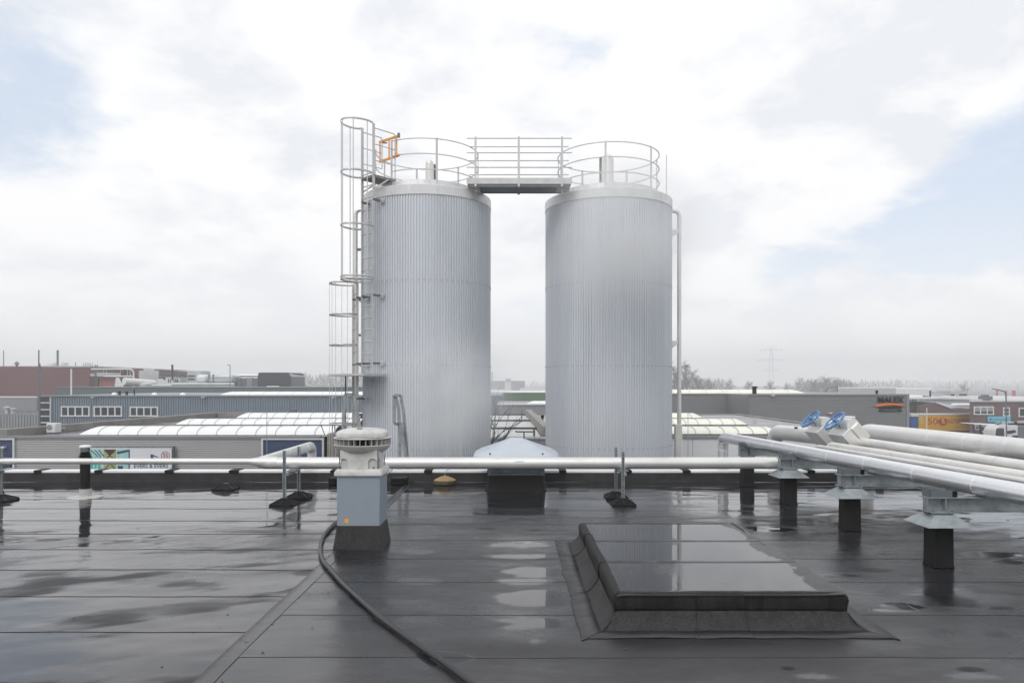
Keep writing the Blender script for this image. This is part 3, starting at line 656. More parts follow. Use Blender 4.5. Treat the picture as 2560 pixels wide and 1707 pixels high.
# ---------------------------------------------------------------- pipe supports on the right
SUP = [(3.90, 12.27), (3.92, 10.49), (3.945, 8.64), (3.99, 6.92), (4.03, 5.2)]
SL = ['felt wrapped post hard against the parapet, farthest of the row of pipe supports', 'pipe support with zinc hood next after the post at the parapet',
      'pipe support with zinc hood in the middle of the row, right of the hatch', 'big near pipe support with zinc hood at the right, dark felt wrapped post', 'pipe support just outside the right edge of the photo']
def support(x, y, label, hood=True):
    s = thing('pipe_support', label, 'pipe support', (x, y, 0), 'steel supports under the right hand pipes')
    w = .092
    q = lambda a, z: [(x-a, y-a, z), (x+a, y-a, z), (x+a, y+a, z), (x-a, y+a, z)]
    MB().loft([q(w+.012, .0), q(w+.003, .03), q(w, .45)]).build('wrapped_post', M['felt_dark'], s, bevel=.014)
    if hood:
        MB().loft([q(.216, .394), q(.213, .400), q(.105, .488), q(.100, .492)]).build('zinc_hood', M['galv'], s, smooth=20)
    c = MB(); c.box(x-.075, x+.075, y-.075, y+.075, .45, .503); c.build('neck', M['galv_dark'], s)
    c = MB(); c.box(x-.11, x+.11, y-.085, y+.085, .503, .513); c.build('base_plate', M['galv'], s)
    for dx in (-.09, .09):
        for dy in (-.065, .065): t = MB(); t.tube([(x+dx, y+dy, .485), (x+dx, y+dy, .530)], .009, 6); t.build('bolt', M['galv_dark'], s)
    bx0, bx1 = x-.145, 7.6                      # wide flange beam to the right
    c = MB(); c.box(bx0, bx1, y-.07, y+.07, .5135, .5225); c.box(bx0, bx1, y-.0035, y+.0035, .5225, .6405); c.box(bx0, bx1, y-.07, y+.07, .6405, .6495); c.build('beam', M['galv'], s, smooth=0)
    for dx in (-.14, .03):
        t = MB(); t.box(x+dx, x+dx+.008, y-.066, y-.004, .523, .640); t.build('stiffener', M['galv'], s, smooth=0)
    c = MB(); c.box(x-.10, x+.10, y-.02, y+.02, .650, .658); c.box(x-.10, x+.10, y-.05, y-.042, .650, .712); c.box(x-.10, x+.10, y+.042, y+.05, .650, .712); c.box(x-.12, x-.112, y-.06, y+.06, .650, .735); c.build('pipe_clamp', M['galv_dark'], s, smooth=0)
    c = MB(); c.box(x+.10, x+.15, y-.046, y+.046, .652, .706); c.build('rubber_pad', M['rubber'], s, smooth=0)
    return s
for k, (x, y) in enumerate(SUP): support(x, y, SL[k], k > 0)

def ring_on(path_a, path_b, t, r, name, m, parent, w=.006):
    a, b = Vector(path_a), Vector(path_b); d = (b-a).normalized(); p = a + (b-a)*t
    return MB().tube([p-d*w, p+d*w], r, 24).build(name, m, parent)
# bright aluminium pipe
A, B = Vector((3.81, 13.35, .745)), Vector((4.92, 1.2, .745))
sp = thing('silver_pipe', 'shiny bare aluminium pipe with ring joints, nearest of the pipes at the right', 'pipe', A)
MB().tube(fillet([(3.81, 13.35, -6.9), A, B], .15, 8), .093, 32).build('pipe_run', M['silver'], sp)
dirn = (B-A).normalized()
for d in (12.76, 12.0, 11.19, 10.4, 9.59, 8.75, 7.84, 6.95, 6.05, 5.1): ring_on(A, B, (A.y-d)/(A.y-B.y), .0945, 'ring_joint', M['seam'], sp, .008)
MB().tube([(3.81, 13.35, .50), (3.81, 13.35, .52)], .095, 24).build('ring_joint', M['seam'], sp)
def run(name, label, pts, r, m, rings=(), fr=.14):
    o = thing(name, label, 'pipe', pts[0]); MB().tube(fillet(pts, fr, 8), r, 28).build('pipe_run', m, o)
    for d in rings:
        for a, b in zip(pts, pts[1:]):
            if b[1] < d < a[1]: ring_on(a, b, (a[1]-d)/(a[1]-b[1]), r+.0022, 'ring_joint', M['seam'] if r > .1 else m, o, .005)
    return o
run('small_pipe', 'thinnest grey pipe, squeezed in beside the shiny aluminium one', [(7.0, 12.0, .45), (4.92, 11.98, .45), (4.92, 11.95, .69), (5.33, 7.69, .69), (6.1, .5, .69)], .038, M['clad'], (), .1)
run('lagged_pipe', 'slim cream lagged pipe with a label, starting at a bend below the valves', [(7.0, 11.9, .40), (5.08, 11.87, .40), (5.08, 11.85, .715), (5.46, 7.88, .715), (6.15, .5, .715)], .066, M['clad2'], (10.6, 9.2, 6.9), .14)
xp = lambda d: 5.77 - .17*(d-12.14)
p3 = run('lagged_pipe', 'lagged pipe coming out of the nearer valve box with the blue wheel', [(xp(12.3), 12.3, .735), (5.92, 8.5, .735), (7.0, .5, .735)], .088, M['clad2'], (11.2, 9.6, 8.2))
run('lagged_pipe', 'fattest and farthest lagged pipe, passing behind the valve boxes at the right', [(6.55, 13.75, -6.5), (6.53, 13.75, .80), (6.87, 9.9, .80), (7.75, .5, .80)], .172, M['clad'], (12.6, 11.7, 10.9, 10.1, 9.2), .26)
run('header_pipe', 'fat grey pipe stub running from the valve boxes back over the parapet', [(xp(12.9), 12.9, .765), (5.24, 14.75, .745), (5.24, 14.75, -6.5)], .148, M['clad'], (), .22)
c = MB(); c.lathe([(.03, .88), (.03, .912), (.02, .914)], PX(1990, 13.6), 13.6, 16); c.build('pipe_plug', M['black'], bpy.data.objects['header_pipe'])
# lidded stub behind the valves
sb = thing('vent_stub', 'short upright lagged stub with a flat lid behind the blue valve wheels', 'pipe stub', (6.38, 14.05, .8))
c = MB(); c.lathe([(.105, .80), (.105, 1.035)], 6.38, 14.05, 28); c.build('stub', M['clad'], sb)
c = MB(); c.lathe([(.125, 1.035), (.132, 1.04), (.132, 1.075), (.12, 1.09), (.01, 1.095)], 6.38, 14.05, 28); c.build('lid', M['clad'], sb)

# insulated valves with blue hand wheels
def valve(d0, d1, label):
    ax = lambda d: xp(d)
    v = thing('valve', label, 'valve', (ax(d0), d0, .735), 'lagged valves with blue wheels'); U = Vector((.705, 0, .709)); Wd = Vector((.67, 0, -.742))     # up the box, and across it
    def quad(d, u0, u1, w0, w1):
        Aa = Vector((ax(d)-.352, d, .735+.117)); return [Aa+U*u0+Wd*w0, Aa+U*u1+Wd*w0, Aa+U*u1+Wd*w1, Aa+U*u0+Wd*w1]
    MB().loft([quad(d0, 0, .172, 0, .36), quad(d1, 0, .172, 0, .36)]).build('insulation_box', M['clad'], v, bevel=.006)
    MB().loft([quad(d0-.006, .180, .352, .02, .35), quad(d1+.006, .180, .352, .02, .35)]).build('insulation_cover', M['clad2'], v, bevel=.02)
    a, b = quad(d0+.03, .26, 0, .03, 0)[0], quad(d1-.03, .26, 0, .03, 0)[0]
    MB().tube([a, b], .115, 24).build('valve_bonnet', M['clad'], v)
    dm_ = (d0+d1)/2; base = (quad(dm_, .10, .2, 0, 0)[0]); ctr = Vector((ax(dm_)-.352+.12, dm_, .735+.117+.118)); nrm = Vector((-.709, 0, .705))
    st0 = ctr - Vector((0, 0, 0)); wc = st0 + nrm*.165
    MB().tube([st0-nrm*.01, st0+nrm*.03], .022, 10).build('gland', M['brass'], v)
    stm = MB().tube([st0, wc+nrm*.03], .011, 10).build('stem', M['brass'], v)
    e1, e2 = Vector((0, 1, 0)), Vector((.705, 0, .709)); Rr = .185; ring = [wc+e1*(Rr*math.cos(t*math.pi/18))+e2*(Rr*math.sin(t*math.pi/18)) for t in range(36)]
    w = MB().tube(ring, .0185, 10, False, True).build('hand_wheel', M['blue'], v)
    for k in range(5):
        t = 2*math.pi*k/5+.4; MB().bar(wc, wc+e1*(Rr*math.cos(t))+e2*(Rr*math.sin(t)), .026, .012, nrm).build('spoke', M['blue'], w, smooth=0)
    for k in range(10):
        t = 2*math.pi*(k+.5)/10; p = wc+e1*((Rr+.008)*math.cos(t))+e2*((Rr+.008)*math.sin(t)); MB().tube([p-nrm*.016, p+nrm*.016], .016, 8).build('grip_lobe', M['blue'], w)
    MB().tube([wc-nrm*.02, wc+nrm*.025], .028, 12).build('hub', M['blue'], w)
    return v
valve(12.14, 12.56, 'lagged valve with blue hand wheel, nearer one beside the lidded stub')
valve(12.86, 13.24, 'lagged valve with blue hand wheel, farther one at the fat pipe stub')

# ---------------------------------------------------------------- the two tanks
RT = 1.585
def tank(cx, cy, label, vent_x, vent_y, vent_r, vent_top):
    t = thing('storage_tank', label, 'storage tank', (cx, cy, -7), 'ribbed storage tanks')
    nr = 150; lv = [(-7, -4.0), (-4.0, -1.75), (-1.75, .18), (.18, 2.12), (2.12, 4.08), (4.08, 6.05)]
    for k, (z0, z1) in enumerate(lv):
        V = []; dr = .0015*(k % 2)
        for i in range(nr):
            for f, o_ in ((0, 0), (.44, 0), (.52, -.022), (.92, -.022)):
                a = 2*math.pi*(i+f)/nr; r = RT+o_+dr; V.append((cx+r*math.cos(a), cy+r*math.sin(a)))
        n = len(V); MB().add([(x, y, z0-.03) for x, y in V]+[(x, y, z1) for x, y in V], [(i, (i+1) % n, (i+1) % n+n, i+n) for i in range(n)]).build('cladding_tier', M['tank'], t, smooth=0, fix=False)
        if k > 1:
            s = MB()
            for i in range(nr//2):
                a = 2*math.pi*(2*i+.15)/nr
                if math.sin(a) > .2: continue
                p = Vector((cx+(RT+.004)*math.cos(a), cy+(RT+.004)*math.sin(a), z0+.01)); s.box(p.x-.008, p.x+.008, p.y-.006, p.y+.006, p.z-.008, p.z+.008)
            tag(s.build('screws', M['galv_dark'], t, smooth=0), kind='stuff')
    c = MB(); c.lathe([(RT-.03, 6.05), (RT+.005, 6.045), (RT+.012, 6.05), (RT+.012, 6.262), (RT, 6.277), (1.31, 6.315)], cx, cy, 128, False); c.build('rim_band', M['band'], t)
    c = MB(); c.lathe([(1.315, 6.31), (1.315, 6.318), (1.29, 6.32), (1.275, 6.46), (1.25, 6.475), (.9, 6.52), (.01, 6.60)], cx, cy, 96, False); c.build('roof_cone', M['band'], t)
    c = MB(); c.tube([(vent_x, vent_y, 6.45), (vent_x, vent_y, vent_top-vent_r), *[(vent_x+.0, vent_y, vent_top-vent_r+vent_r*math.sin(k*math.pi/12)) for k in range(1, 6)]],
                     [vent_r, vent_r, *[max(.01, vent_r*math.cos(k*math.pi/12)) for k in range(1, 6)]], 24); c.build('vent', M['clad'], t)
    return t
T1 = (-2.12, 18.5); T2 = (2.436, 18.75)
t1 = tank(*T1, 'tall silver ribbed tank with the caged ladder on its side', PX(1074, 18.6), 18.6, .105, PZ(400, 18.6))
t2 = tank(*T2, 'tall silver ribbed tank at the right of the bridge, without a ladder', PX(1519, 18.9), 18.9, .155, PZ(386, 18.9))
c = MB(); c.tube([(PX(1084, 18.8), 18.8, 6.45), (PX(1084, 18.8), 18.8, PZ(412, 18.8))], .055, 16); c.build('vent', M['galv_dark'], t1)
c = MB(); c.tube([(PX(1504, 19.0), 19.0, 6.45), (PX(1504, 19.0), 19.0, PZ(396, 19.0))], .06, 16); c.build('vent', M['galv_dark'], t2)
# vertical paler flashing strip low on tank 1
a = math.atan2(16.95-18.5, PX(1171, 17.05)+2.12); c = MB(); p = Vector((T1[0]+(RT+.006)*math.cos(a), T1[1]+(RT+.006)*math.sin(a), 0)); c.box(p.x-.035, p.x+.035, p.y-.012, p.y+.01, -3, .33); c.build('cover_strip', M['clad2'], t1)

def guard(cx, cy, gapa, gapb, posts, label, rr=1.27):
    g = thing('guard_rail', label, 'guard rail', (cx, cy, 6.3), 'round guard rails on the tank tops')
    for z in (7.426, 7.07, 6.71):
        pts = []
        n = 72
        for k in range(n+1):
            a = gapb + (gapa + 2*math.pi - gapb)*k/n; pts.append((cx+rr*math.sin(a), cy-rr*math.cos(a), z))
        MB().tube(pts, .0135, 6).build('rail', M['steel'], g)
    for a in posts:
        a = R(a); x, y = cx+(rr+.012)*math.sin(a), cy-(rr+.012)*math.cos(a)
        MB().bar((x, y, 6.29), (x, y, 7.445), .05, .014, (math.sin(a), -math.cos(a), 0)).build('post', M['steel'], g, smooth=0)
    return g
# angles run from the viewer's side (0) anticlockwise seen from above to the right
guard(*T1, R(-72), R(-34), [-34, 16.5, 74, 100, 147, 199, 245, 287], 'round steel guard rail on the top of the tank with the ladder')
guard(*T2, R(-73), R(-72.5), [-72, -10, 46, 98, 150, 205, 255], 'round steel guard rail on the top of the right hand tank')
# bridge
br = thing('bridge', 'steel footbridge with five bar railings joining the tops of the two tanks', 'footbridge', (.17, 17.55, 6.3))
bx0, bx1, by0, by1 = -1.06, 1.40, 17.25, 17.86
for y in (by0, by1):
    c = MB(); c.box(bx0, bx1, y-.004, y+.004, 6.365, 6.505); c.build('kick_plate', M['steel'], br, smooth=0)
    c = MB(); c.box(bx0+.05, bx1-.05, y+.012, y+.06, 6.345, 6.352); c.box(bx0+.05, bx1-.05, y+.012, y+.018, 6.30, 6.345); c.build('girder', M['galv_dark'], br, smooth=0)
    for i, z in enumerate((7.426, 7.09, 6.75)):
        e = 0 if y == by0 else .03
        MB().tube([(bx0+e, y, z), (bx1-e, y, z)], .013, 6).build('rail', M['steel'], br)
    for x in (PX(1189, y), PX(1297, y), PX(1405, y)):
        MB().bar((x, y-.02, 6.30), (x, y-.02, 7.46), .05, .014, (0, 1, 0)).build('post', M['steel'], br, smooth=0)
c = MB()
for k in range(62): x = bx0+.02+k*.0392; c.box(x, x+.005, by0+.01, by1-.01, 6.342, 6.372)
for k in range(7): y = by0+.02+k*.095; c.box(bx0+.02, bx1-.02, y, y+.004, 6.346, 6.370)
c.build('grating', M['grating'], br, smooth=0)
c = MB(); c.box(bx0+.3, bx1-.35, by0+.07, by1-.01, 6.318, 6.326); c.build('deck_underside', M['shadow_steel'], br, smooth=0)  # dark sheet carrying the painted shade below the grating
c = MB(); c.box(PX(1297, by0)-.03, PX(1297, by0)+.03, by0-.01, by1, 6.27, 6.312); c.build('cross_beam', M['galv_dark'], br, smooth=0)

# ---------------------------------------------------------------- caged ladders on the left tank
def polar(th, r, s=0): th = R(th); return Vector((T1[0]-r*math.cos(th)+s*math.sin(th), T1[1]-r*math.sin(th)-s*math.cos(th), 0))
def cage_ladder(th, ztop, zbot, hoops, bar_lo, depth, label, rungs_to):
    m = polar(th, 1.8); l = thing('caged_ladder', label, 'ladder', (m.x, m.y, zbot), 'caged ladders on the tank')
    rad = (polar(th, 2)-polar(th, 1)).normalized(); tan = (polar(th, 1.8, 1)-m).normalized()
    P = lambda s, o_, z: Vector((m.x, m.y, z)) + tan*s + rad*o_
    for s in (-.22, .22): MB().bar(P(s, 0, zbot), P(s, 0, ztop), .022, .062, rad).build('stile', M['steel'], l, smooth=0)
    z = zbot + .2; rg = None
    while z < rungs_to:
        if rg is None: rg = MB().tube([P(-.215, 0, z), P(.215, 0, z)], .0135, 8).build('rung', M['steel'], l)
        else: inst(rg, l, (0, 0, z-z00))
        if rg and 'z00' not in locals(): z00 = z
        z += .278
    arc = [(-.22, .0), (-.30, .08)] + [(-.34*math.cos(k*math.pi/14), .24+(depth-.24)*math.sin(k*math.pi/14)) for k in range(15)] + [(.30, .08), (.22, .0)]
    for z in hoops:
        n = len(arc); V = []
        for s, o_ in arc:
            for dz in (-.022, .022): V.append(P(s, o_, z+dz))
        h = MB().add(V, [(2*i, 2*i+2, 2*i+3, 2*i+1) for i in range(n-1)]).build('cage_hoop', M['steel'], l); md = h.modifiers.new('t', 'SOLIDIFY'); md.thickness = .006
    for k in (0.2, 3.6, 7, 10.4, 13.8):
        s, o_ = -.335*math.cos(k*math.pi/14), .24+(depth-.245)*math.sin(k*math.pi/14)
        MB().bar(P(s, o_, bar_lo), P(s, o_, hoops[0]), .030, .006, rad).build('cage_bar', M['steel'], l, smooth=0)
    for z in [b for b in (5.95, 4.95-1.2, 1.98+.2, 1.35) if zbot < b < ztop]:
        for s in (-.22, .22):
            MB().bar(P(s, .03, z), P(s, -.20, z), .03, .05).build('wall_bracket', M['galv_dark'], l, smooth=0)
            MB().bar(P(s-.06 if s < 0 else s+.06, -.175, z), P(s-.06 if s < 0 else s+.06, -.19, z), .13, .11, (0, 0, 1)).build('bracket_plate', M['band'], l, smooth=0)
    return l, P
l1, P1 = cage_ladder(47, 7.70, 1.93, [7.68, 6.53, 5.32, 4.15, 4.09], 4.09, .70, 'upper caged ladder reaching above the tank top with the orange gate', 6.6)
l2, P2 = cage_ladder(24, 4.12, -6.9, [4.10, 3.35, 2.63, .75], -.2, .62, 'lower caged ladder below the rest platform', 4.05)
pf = thing('rest_platform', 'thin steel landing between the two caged ladders on the tank', 'platform', (polar(35, 2).x, polar(35, 2).y, 1.9))
ring = lambda r: [polar(th, r) for th in range(9, 62, 4)]
o_, i_ = ring(2.42), ring(1.63); n = len(o_); c = MB(); V = [(p.x, p.y, z) for z in (1.885, 1.935) for rr in (o_, i_) for p in rr]
idx = lambda l_, a, k: l_*2*n + a*n + k
c.add(V, [(idx(l_,0,k), idx(l_,0,k+1), idx(l_,1,k+1), idx(l_,1,k)) for l_ in (0,1) for k in range(n-1)] + [(idx(0,a,k), idx(0,a,k+1), idx(1,a,k+1), idx(1,a,k)) for a in (0,1) for k in range(n-1)] + [(idx(0,0,k), idx(0,1,k), idx(1,1,k), idx(1,0,k)) for k in (0, n-1)])
c.build('deck', M['steel'], pf, smooth=0)
MB().bar((PX(864, 17.6), 17.6, 1.885), (PX(864, 17.6), 17.6, -6.9), .028, .028).build('strut', M['galv_dark'], pf, smooth=0)
# step-off platform, handrails and orange gate at the ladder head
rad = (polar(47, 2)-polar(47, 1)).normalized(); inn = -rad
so_ = thing('step_platform', 'small grating step with hand rails between the ladder head and the tank top', 'platform', (P1(0, 0, 6.5)))
c = MB()
for k in range(14): s = -.22+.44*k/13; c.bar(P1(s, 0, 6.50), P1(s, -.62, 6.50), .006, .03)
for k in range(6): o = -.02-.116*k; c.bar(P1(-.22, o, 6.497), P1(.22, o, 6.497), .006, .03)
c.bar(P1(-.22, 0, 6.50), P1(.22, 0, 6.50), .04, .05); c.bar(P1(.225, 0, 6.5), P1(.225, -.65, 6.5), .012, .06); c.bar(P1(-.225, 0, 6.5), P1(-.225, -.65, 6.5), .012, .06); c.build('grating', M['grating'], so_, smooth=0)
for s in (-.22, .22): MB().bar(P1(s, -.40, 6.48), P1(s, -.02, 6.20), .05, .03).build('brace', M['steel'], so_, smooth=0)
for s, e in ((.22, -.62), (-.22, -.57)):
    top = fillet([P1(s, 0, 7.60), P1(s, e, 7.60), P1(s, e, 6.5 if s > 0 else 6.87)], .06, 5)
    MB().tube(top, .013, 8).build('hand_rail', M['steel'], so_)
    for z in (7.23, 6.86): MB().tube([P1(s, 0, z), P1(s, e, z)], .011, 8).build('knee_rail', M['steel'], so_)
gt = thing('safety_gate', 'orange swing gate closing the gap at the head of the ladder', 'gate', (-2.66, 17.42, 7.08))
ga, gb = Vector((-2.655, 17.40, 0)), Vector((-3.205, 17.86, 0)); Zv = lambda p, z: Vector((p.x, p.y, z)); gl = lambda t: ga + (gb-ga)*t
c = MB(); c.bar(Zv(ga, 7.535), Zv(gb, 7.535), .03, .05); c.bar(Zv(gl(.05), 7.075), Zv(gb, 7.06), .03, .05); c.build('gate_rails', M['orange'], gt, smooth=0)
for t in (.12, .5, .96): MB().bar(Zv(gl(t), 7.06), Zv(gl(t), 7.54), .028, .042).build('gate_bar', M['orange'], gt, smooth=0)
MB().bar(Zv(gl(0), 7.08), Zv(gl(.16), 7.13), .06, .05).build('gate_stop', M['orange'], gt, smooth=0); MB().bar(Zv(gl(.62), 7.46), Zv(gl(.85), 7.50), .03, .03).build('gate_catch', M['galv_dark'], gt, smooth=0)
c = MB(); p = gl(.02); c.box(p.x-.03, p.x+.03, p.y-.03, p.y+.03, 7.50, 7.60); c.build('hinge', M['galv_dark'], gt, smooth=0)

# drain pipes on the outer sides of the tanks
dp = thing('drain_pipe', 'grey downpipe behind the caged ladders on the left tank', 'downpipe', (-3.93, 18.6, -7))
MB().tube(fillet([(-3.60, 18.6, 6.08), (-3.93, 18.6, 6.08), (-3.93, 18.6, -6.9)], .14, 7), .05, 14).build('pipe_run', M['clad2'], dp)
for z in (5.05, 2.9, .9): c = MB(); c.box(-3.93, -3.66, 18.57, 18.63, z, z+.06); c.build('clamp', M['galv_dark'], dp)
dp = thing('drain_pipe', 'grey downpipe with a square boot on the outer side of the right hand tank', 'downpipe', (4.24, 18.75, -7))
MB().tube(fillet([(3.95, 18.75, 6.08), (4.24, 18.75, 6.08), (4.24, 18.75, -.9)], .14, 7), .053, 14).build('pipe_run', M['clad2'], dp)
c = MB(); c.box(4.13, 4.295, 18.65, 18.85, -7, PZ(1060, 18.7)); c.build('boot', M['clad2'], dp, bevel=.01)
for y_ in (585, 862): z = PZ(y_, 18.75); c = MB(); c.prism([(4.03, z+.10), (4.20, z+.10), (4.20, z+.02), (4.03, z-.10)], 18.7, 18.8); c.build('clamp', M['clad'], dp)
c = MB(); c.tube([(3.76, 18.0, 6.1), (3.76, 18.0, 7.27)], .011, 8); tag(c.build('lightning_spike', M['steel']), 'slim upright rod beside the rim of the right hand tank', 'lightning rod')
# lightning rods standing outside the parapet
for px, d, py0, lab in ((667, 13.4, 1035, 'hair thin rod with a tiny ball beyond the parapet left of the fan'), (1720, 13.5, 1027, 'hair thin rod with a tiny ball beyond the parapet right of the tanks')):
    x, z = PX(px, d), PZ(py0, d); r_ = thing('lightning_rod', lab, 'lightning rod', (x, d, -2))
    MB().tube([(x, d, -2), (x, d, z)], .0055, 6).build('rod', M['galv'], r_); MB().lathe([(.004, z), (.014, z+.012), (.004, z+.026)], x, d, 8).build('ball', M['galv'], r_)
# step-over ladder to the roof, left tank side
ra = thing('roof_ladder', 'galvanised ladder with two looped hand rails rising over the parapet behind the fan', 'ladder', (-2.5, 13.2, 0))
M['galv_rail'] = mat('galvanised_rail', (.30, .325, .335), .42, .55, var=.25, vs=14, dirt=(.18, .19, .19), ds=9, dth=.58)
for pts, d in (([(998, 1190), (1000, 1100), (997, 1027), (990, 991), (985.5, 987.5), (985.5, 1057), (988, 1060), (998, 1060)], (13.25, 13.25)), ([(985.5, 987.5), (1002, 988), (1010, 1040), (1021, 1178)], (13.22, 12.95)), ([(1001, 1057), (1008, 1100), (1017, 1150)], (13.1, 13.0)),
               ([(855, 1190), (857, 1100), (859, 1060), (862, 990), (865, 985), (884, 986), (890, 1012), (905, 1100)], (13.25, 13.25)), ([(860, 1059), (883, 1060), (886, 1075)], (13.2, 13.1))):
    d0 = d[0]
    for (a, b), (e, f) in zip(pts, pts[1:]): MB().bar(PT(a, b, d0), PT(e, f, d0), .050, .055, (0, 1, 0)).build('hand_rail', M['galv_rail'], ra, smooth=0)
for x in (-3.0, -2.06): MB().bar((x, 13.30, -6), (x, 13.30, .15), .055, .02, (0, 1, 0)).build('stile', M['galv_rail'], ra, smooth=0)
for px in (846, 1000): x = PX(px, 12.6); c = MB(); c.box(x-.13, x+.13, 12.42, 12.72, .004, .12); c.build('rubber_block', M['rubber'], ra, bevel=.01)
for k in range(18): z = 1.0-.28*k; MB().tube([(PX(856, 13.25), 13.30, z-.9), (PX(985, 13.25), 13.30, z-.9)], .016, 8).build('rung', M['galv'], ra)
MB().tube([(-2.02, 12.5, .26), (-2.2, 12.3, .1), (-2.35, 12.1, .03)], .012, 6).build('stay_wire', M['galv'], ra)
# ---------------------------------------------------------------- neighbouring halls
def ribbed_h(x0, x1, d, z0, z1, pitch, depth):   # sheet with horizontal ribs facing the viewer
    P = []; z = z1
    while z > z0: P += [(d, z), (d, z-pitch*.60), (d+depth, z-pitch*.68), (d+depth, z-pitch*.92)]; z -= pitch
    return MB().sheet(P, x0, x1, 'x')
def ribbed_v(x0, x1, d, z0, z1, pitch, depth):
    P = []; x = x0
    while x < x1: P += [(x, d), (x+pitch*.5, d), (x+pitch*.6, d+depth), (x+pitch*.9, d+depth)]; x += pitch
    m = MB(); n = len(P); m.add([(a, b, z0) for a, b in P]+[(a, b, z1) for a, b in P], [(i, i+1, i+1+n, i+n) for i in range(n-1)]); return m
def windows(parent, d, px0, px1, py0, py1, n, fw=.07, m='frame', blind=0):
    x0, x1, z0, z1 = PX(px0, d), PX(px1, d), PZ(py1, d), PZ(py0, d)
    c = MB(); y0, y1 = d-.10, d+.02
    c.box(x0, x1, y0, y1, z1-fw, z1); c.box(x0-.04, x1+.04, y0-.04, y1, z0, z0+fw)
    for k in range(n+1): x = x0+(x1-x0)*k/n; xa = min(max(x-fw/2, x0), x1-fw); c.box(xa, xa+fw, y0+.003, y1, z0+fw, z1-fw)
    f = c.build('window', M[m], parent, smooth=0)
    for k in range(n):
        a, b = x0+(x1-x0)*k/n, x0+(x1-x0)*(k+1)/n; g_ = MB(); g_.box(a+fw*.4, b-fw*.4, d-.05, d-.03, z0+fw*.5, z1-fw*.5); g_.build('pane', M['glass'], f, smooth=0)
        if blind: q = MB(); q.box(a+fw*.6, b-fw*.6, d-.07, d-.052, z0+(z1-z0)*(1-blind), z1-fw*.5); q.build('blind', M['greywall'], f, smooth=0)
    return f
def vault(name, label, px_l, d, px_r, py_base, py_top, pitch, m, ends=(1, 1), grp='barrel skylights on the halls beyond the parapet', dep=1.5):
    x0, x1 = PX(px_l, d), PX(px_r, d); zb, zt = PZ(py_base, d), PZ(py_top, d+dep*.5); h = zt-zb
    s = thing(name, label, 'skylight', (x0, d, zb), grp)
    c = MB(); c.box(x0, x1, d-.03, d+dep+.03, zb-.16, zb+.02); c.build('curb', M['gutter'], s, smooth=0)
    na = 8; prof = [(d+dep*(1-math.cos(math.pi*k/na))/2, zb+.02+h*math.sin(math.pi*k/na)) for k in range(na+1)]; n = max(1, round((x1-x0)/pitch)); w = (x1-x0)/n; first = None
    for k in range(n):
        e0 = .55 if (k == 0 and ends[0]) else 0; e1 = .55 if (k == n-1 and ends[1]) else 0
        if e0 or e1 or first is None:
            V = [(x0+w*k+.012+e0*math.sin(math.pi*i/na)*w, y, z) for i, (y, z) in enumerate(prof)] + [(x0+w*(k+1)-.012-e1*math.sin(math.pi*i/na)*w, y, z) for i, (y, z) in enumerate(prof)]
            q = [(i, i+1, i+na+2, i+na+1) for i in range(na)]
            if e0: q.append(tuple(range(na+1)))
            if e1: q.append(tuple(range(na+1, 2*na+2)))
            o = MB().add(V, q).build('pane', M[m], s, smooth=50)
            if not e0 and not e1: first = (o, k)
        else: inst(first[0], s, (w*(k-first[1]), 0, 0))
    rb_ = None
    for k in range(n+1):
        x = x0+w*k
        if (k == 0 and ends[0]) or (k == n and ends[1]): continue
        if rb_ is None:
            V = []
            for y, z in prof: V += [(x-.018, y, z+.012), (x+.018, y, z+.012)]
            rb_ = (MB().add(V, [(2*i, 2*i+1, 2*i+3, 2*i+2) for i in range(na)]).build('rib', M['lightbox'], s, smooth=50), x)
        else: inst(rb_[0], s, (x-rb_[1], 0, 0))
    return s
def block(name, label, cat, px0, px1, py, d, dep, m, group=None, zb=-7, cap=None):
    x0, x1, z = PX(px0, d), PX(px1, d), PZ(py, d); t = thing(name, label, cat, ((x0+x1)/2, d, zb), group)
    k = (d+dep)/d; c = MB(); c.prism([(x0, d), (x1, d), (x1*k, d+dep), (x0*k, d+dep)], zb, z, 'z'); c.build('wall', M[m], t, smooth=0)
    if cap: c = MB(); c.box(x0-.1, x1+.1, d-.1, d+.4, z, z+cap[1]); c.build('roof_edge', M[cap[0]], t, smooth=0)
    return t
D0 = 24.0
# left hall with the banner
lh = thing('left_hall', 'low ribbed grey hall with blue doors and the white banner on its wall', 'hall', (-11, D0, -7))
xl, xr = -16.62, -6.10
ribbed_h(xl, xr, D0, -3.2, -.06, .070, .035).build('ribbed_cladding', M['hallwall'], lh, smooth=0)
c = MB(); c.box(xl, xr, D0+.05, 38.3, -7, -.015); c.build('hall_body', M['conc'], lh, smooth=0)
c = MB(); c.box(xl+.25, -4.2, D0+.10, 38.2, -.014, 0.0); c.build('roof_sheet', M['wetroof'], lh, smooth=0)
c = MB(); c.box(xl, xr-.1, D0-.06, D0+.12, -.05, .025); c.build('roof_edge', M['greywall'], lh, smooth=0)
c = MB(); c.prism([(-16.62, D0-.05), (-16.35, D0-.05), (-15.25, 38.0), (-15.25, 38.5), (-15.6, 38.5)], -.03, .235, 'z'); c.box(-15.25, -4.2, 38.2, 38.5, -.03, .235); c.build('roof_kerb', M['conc'], lh, smooth=0)
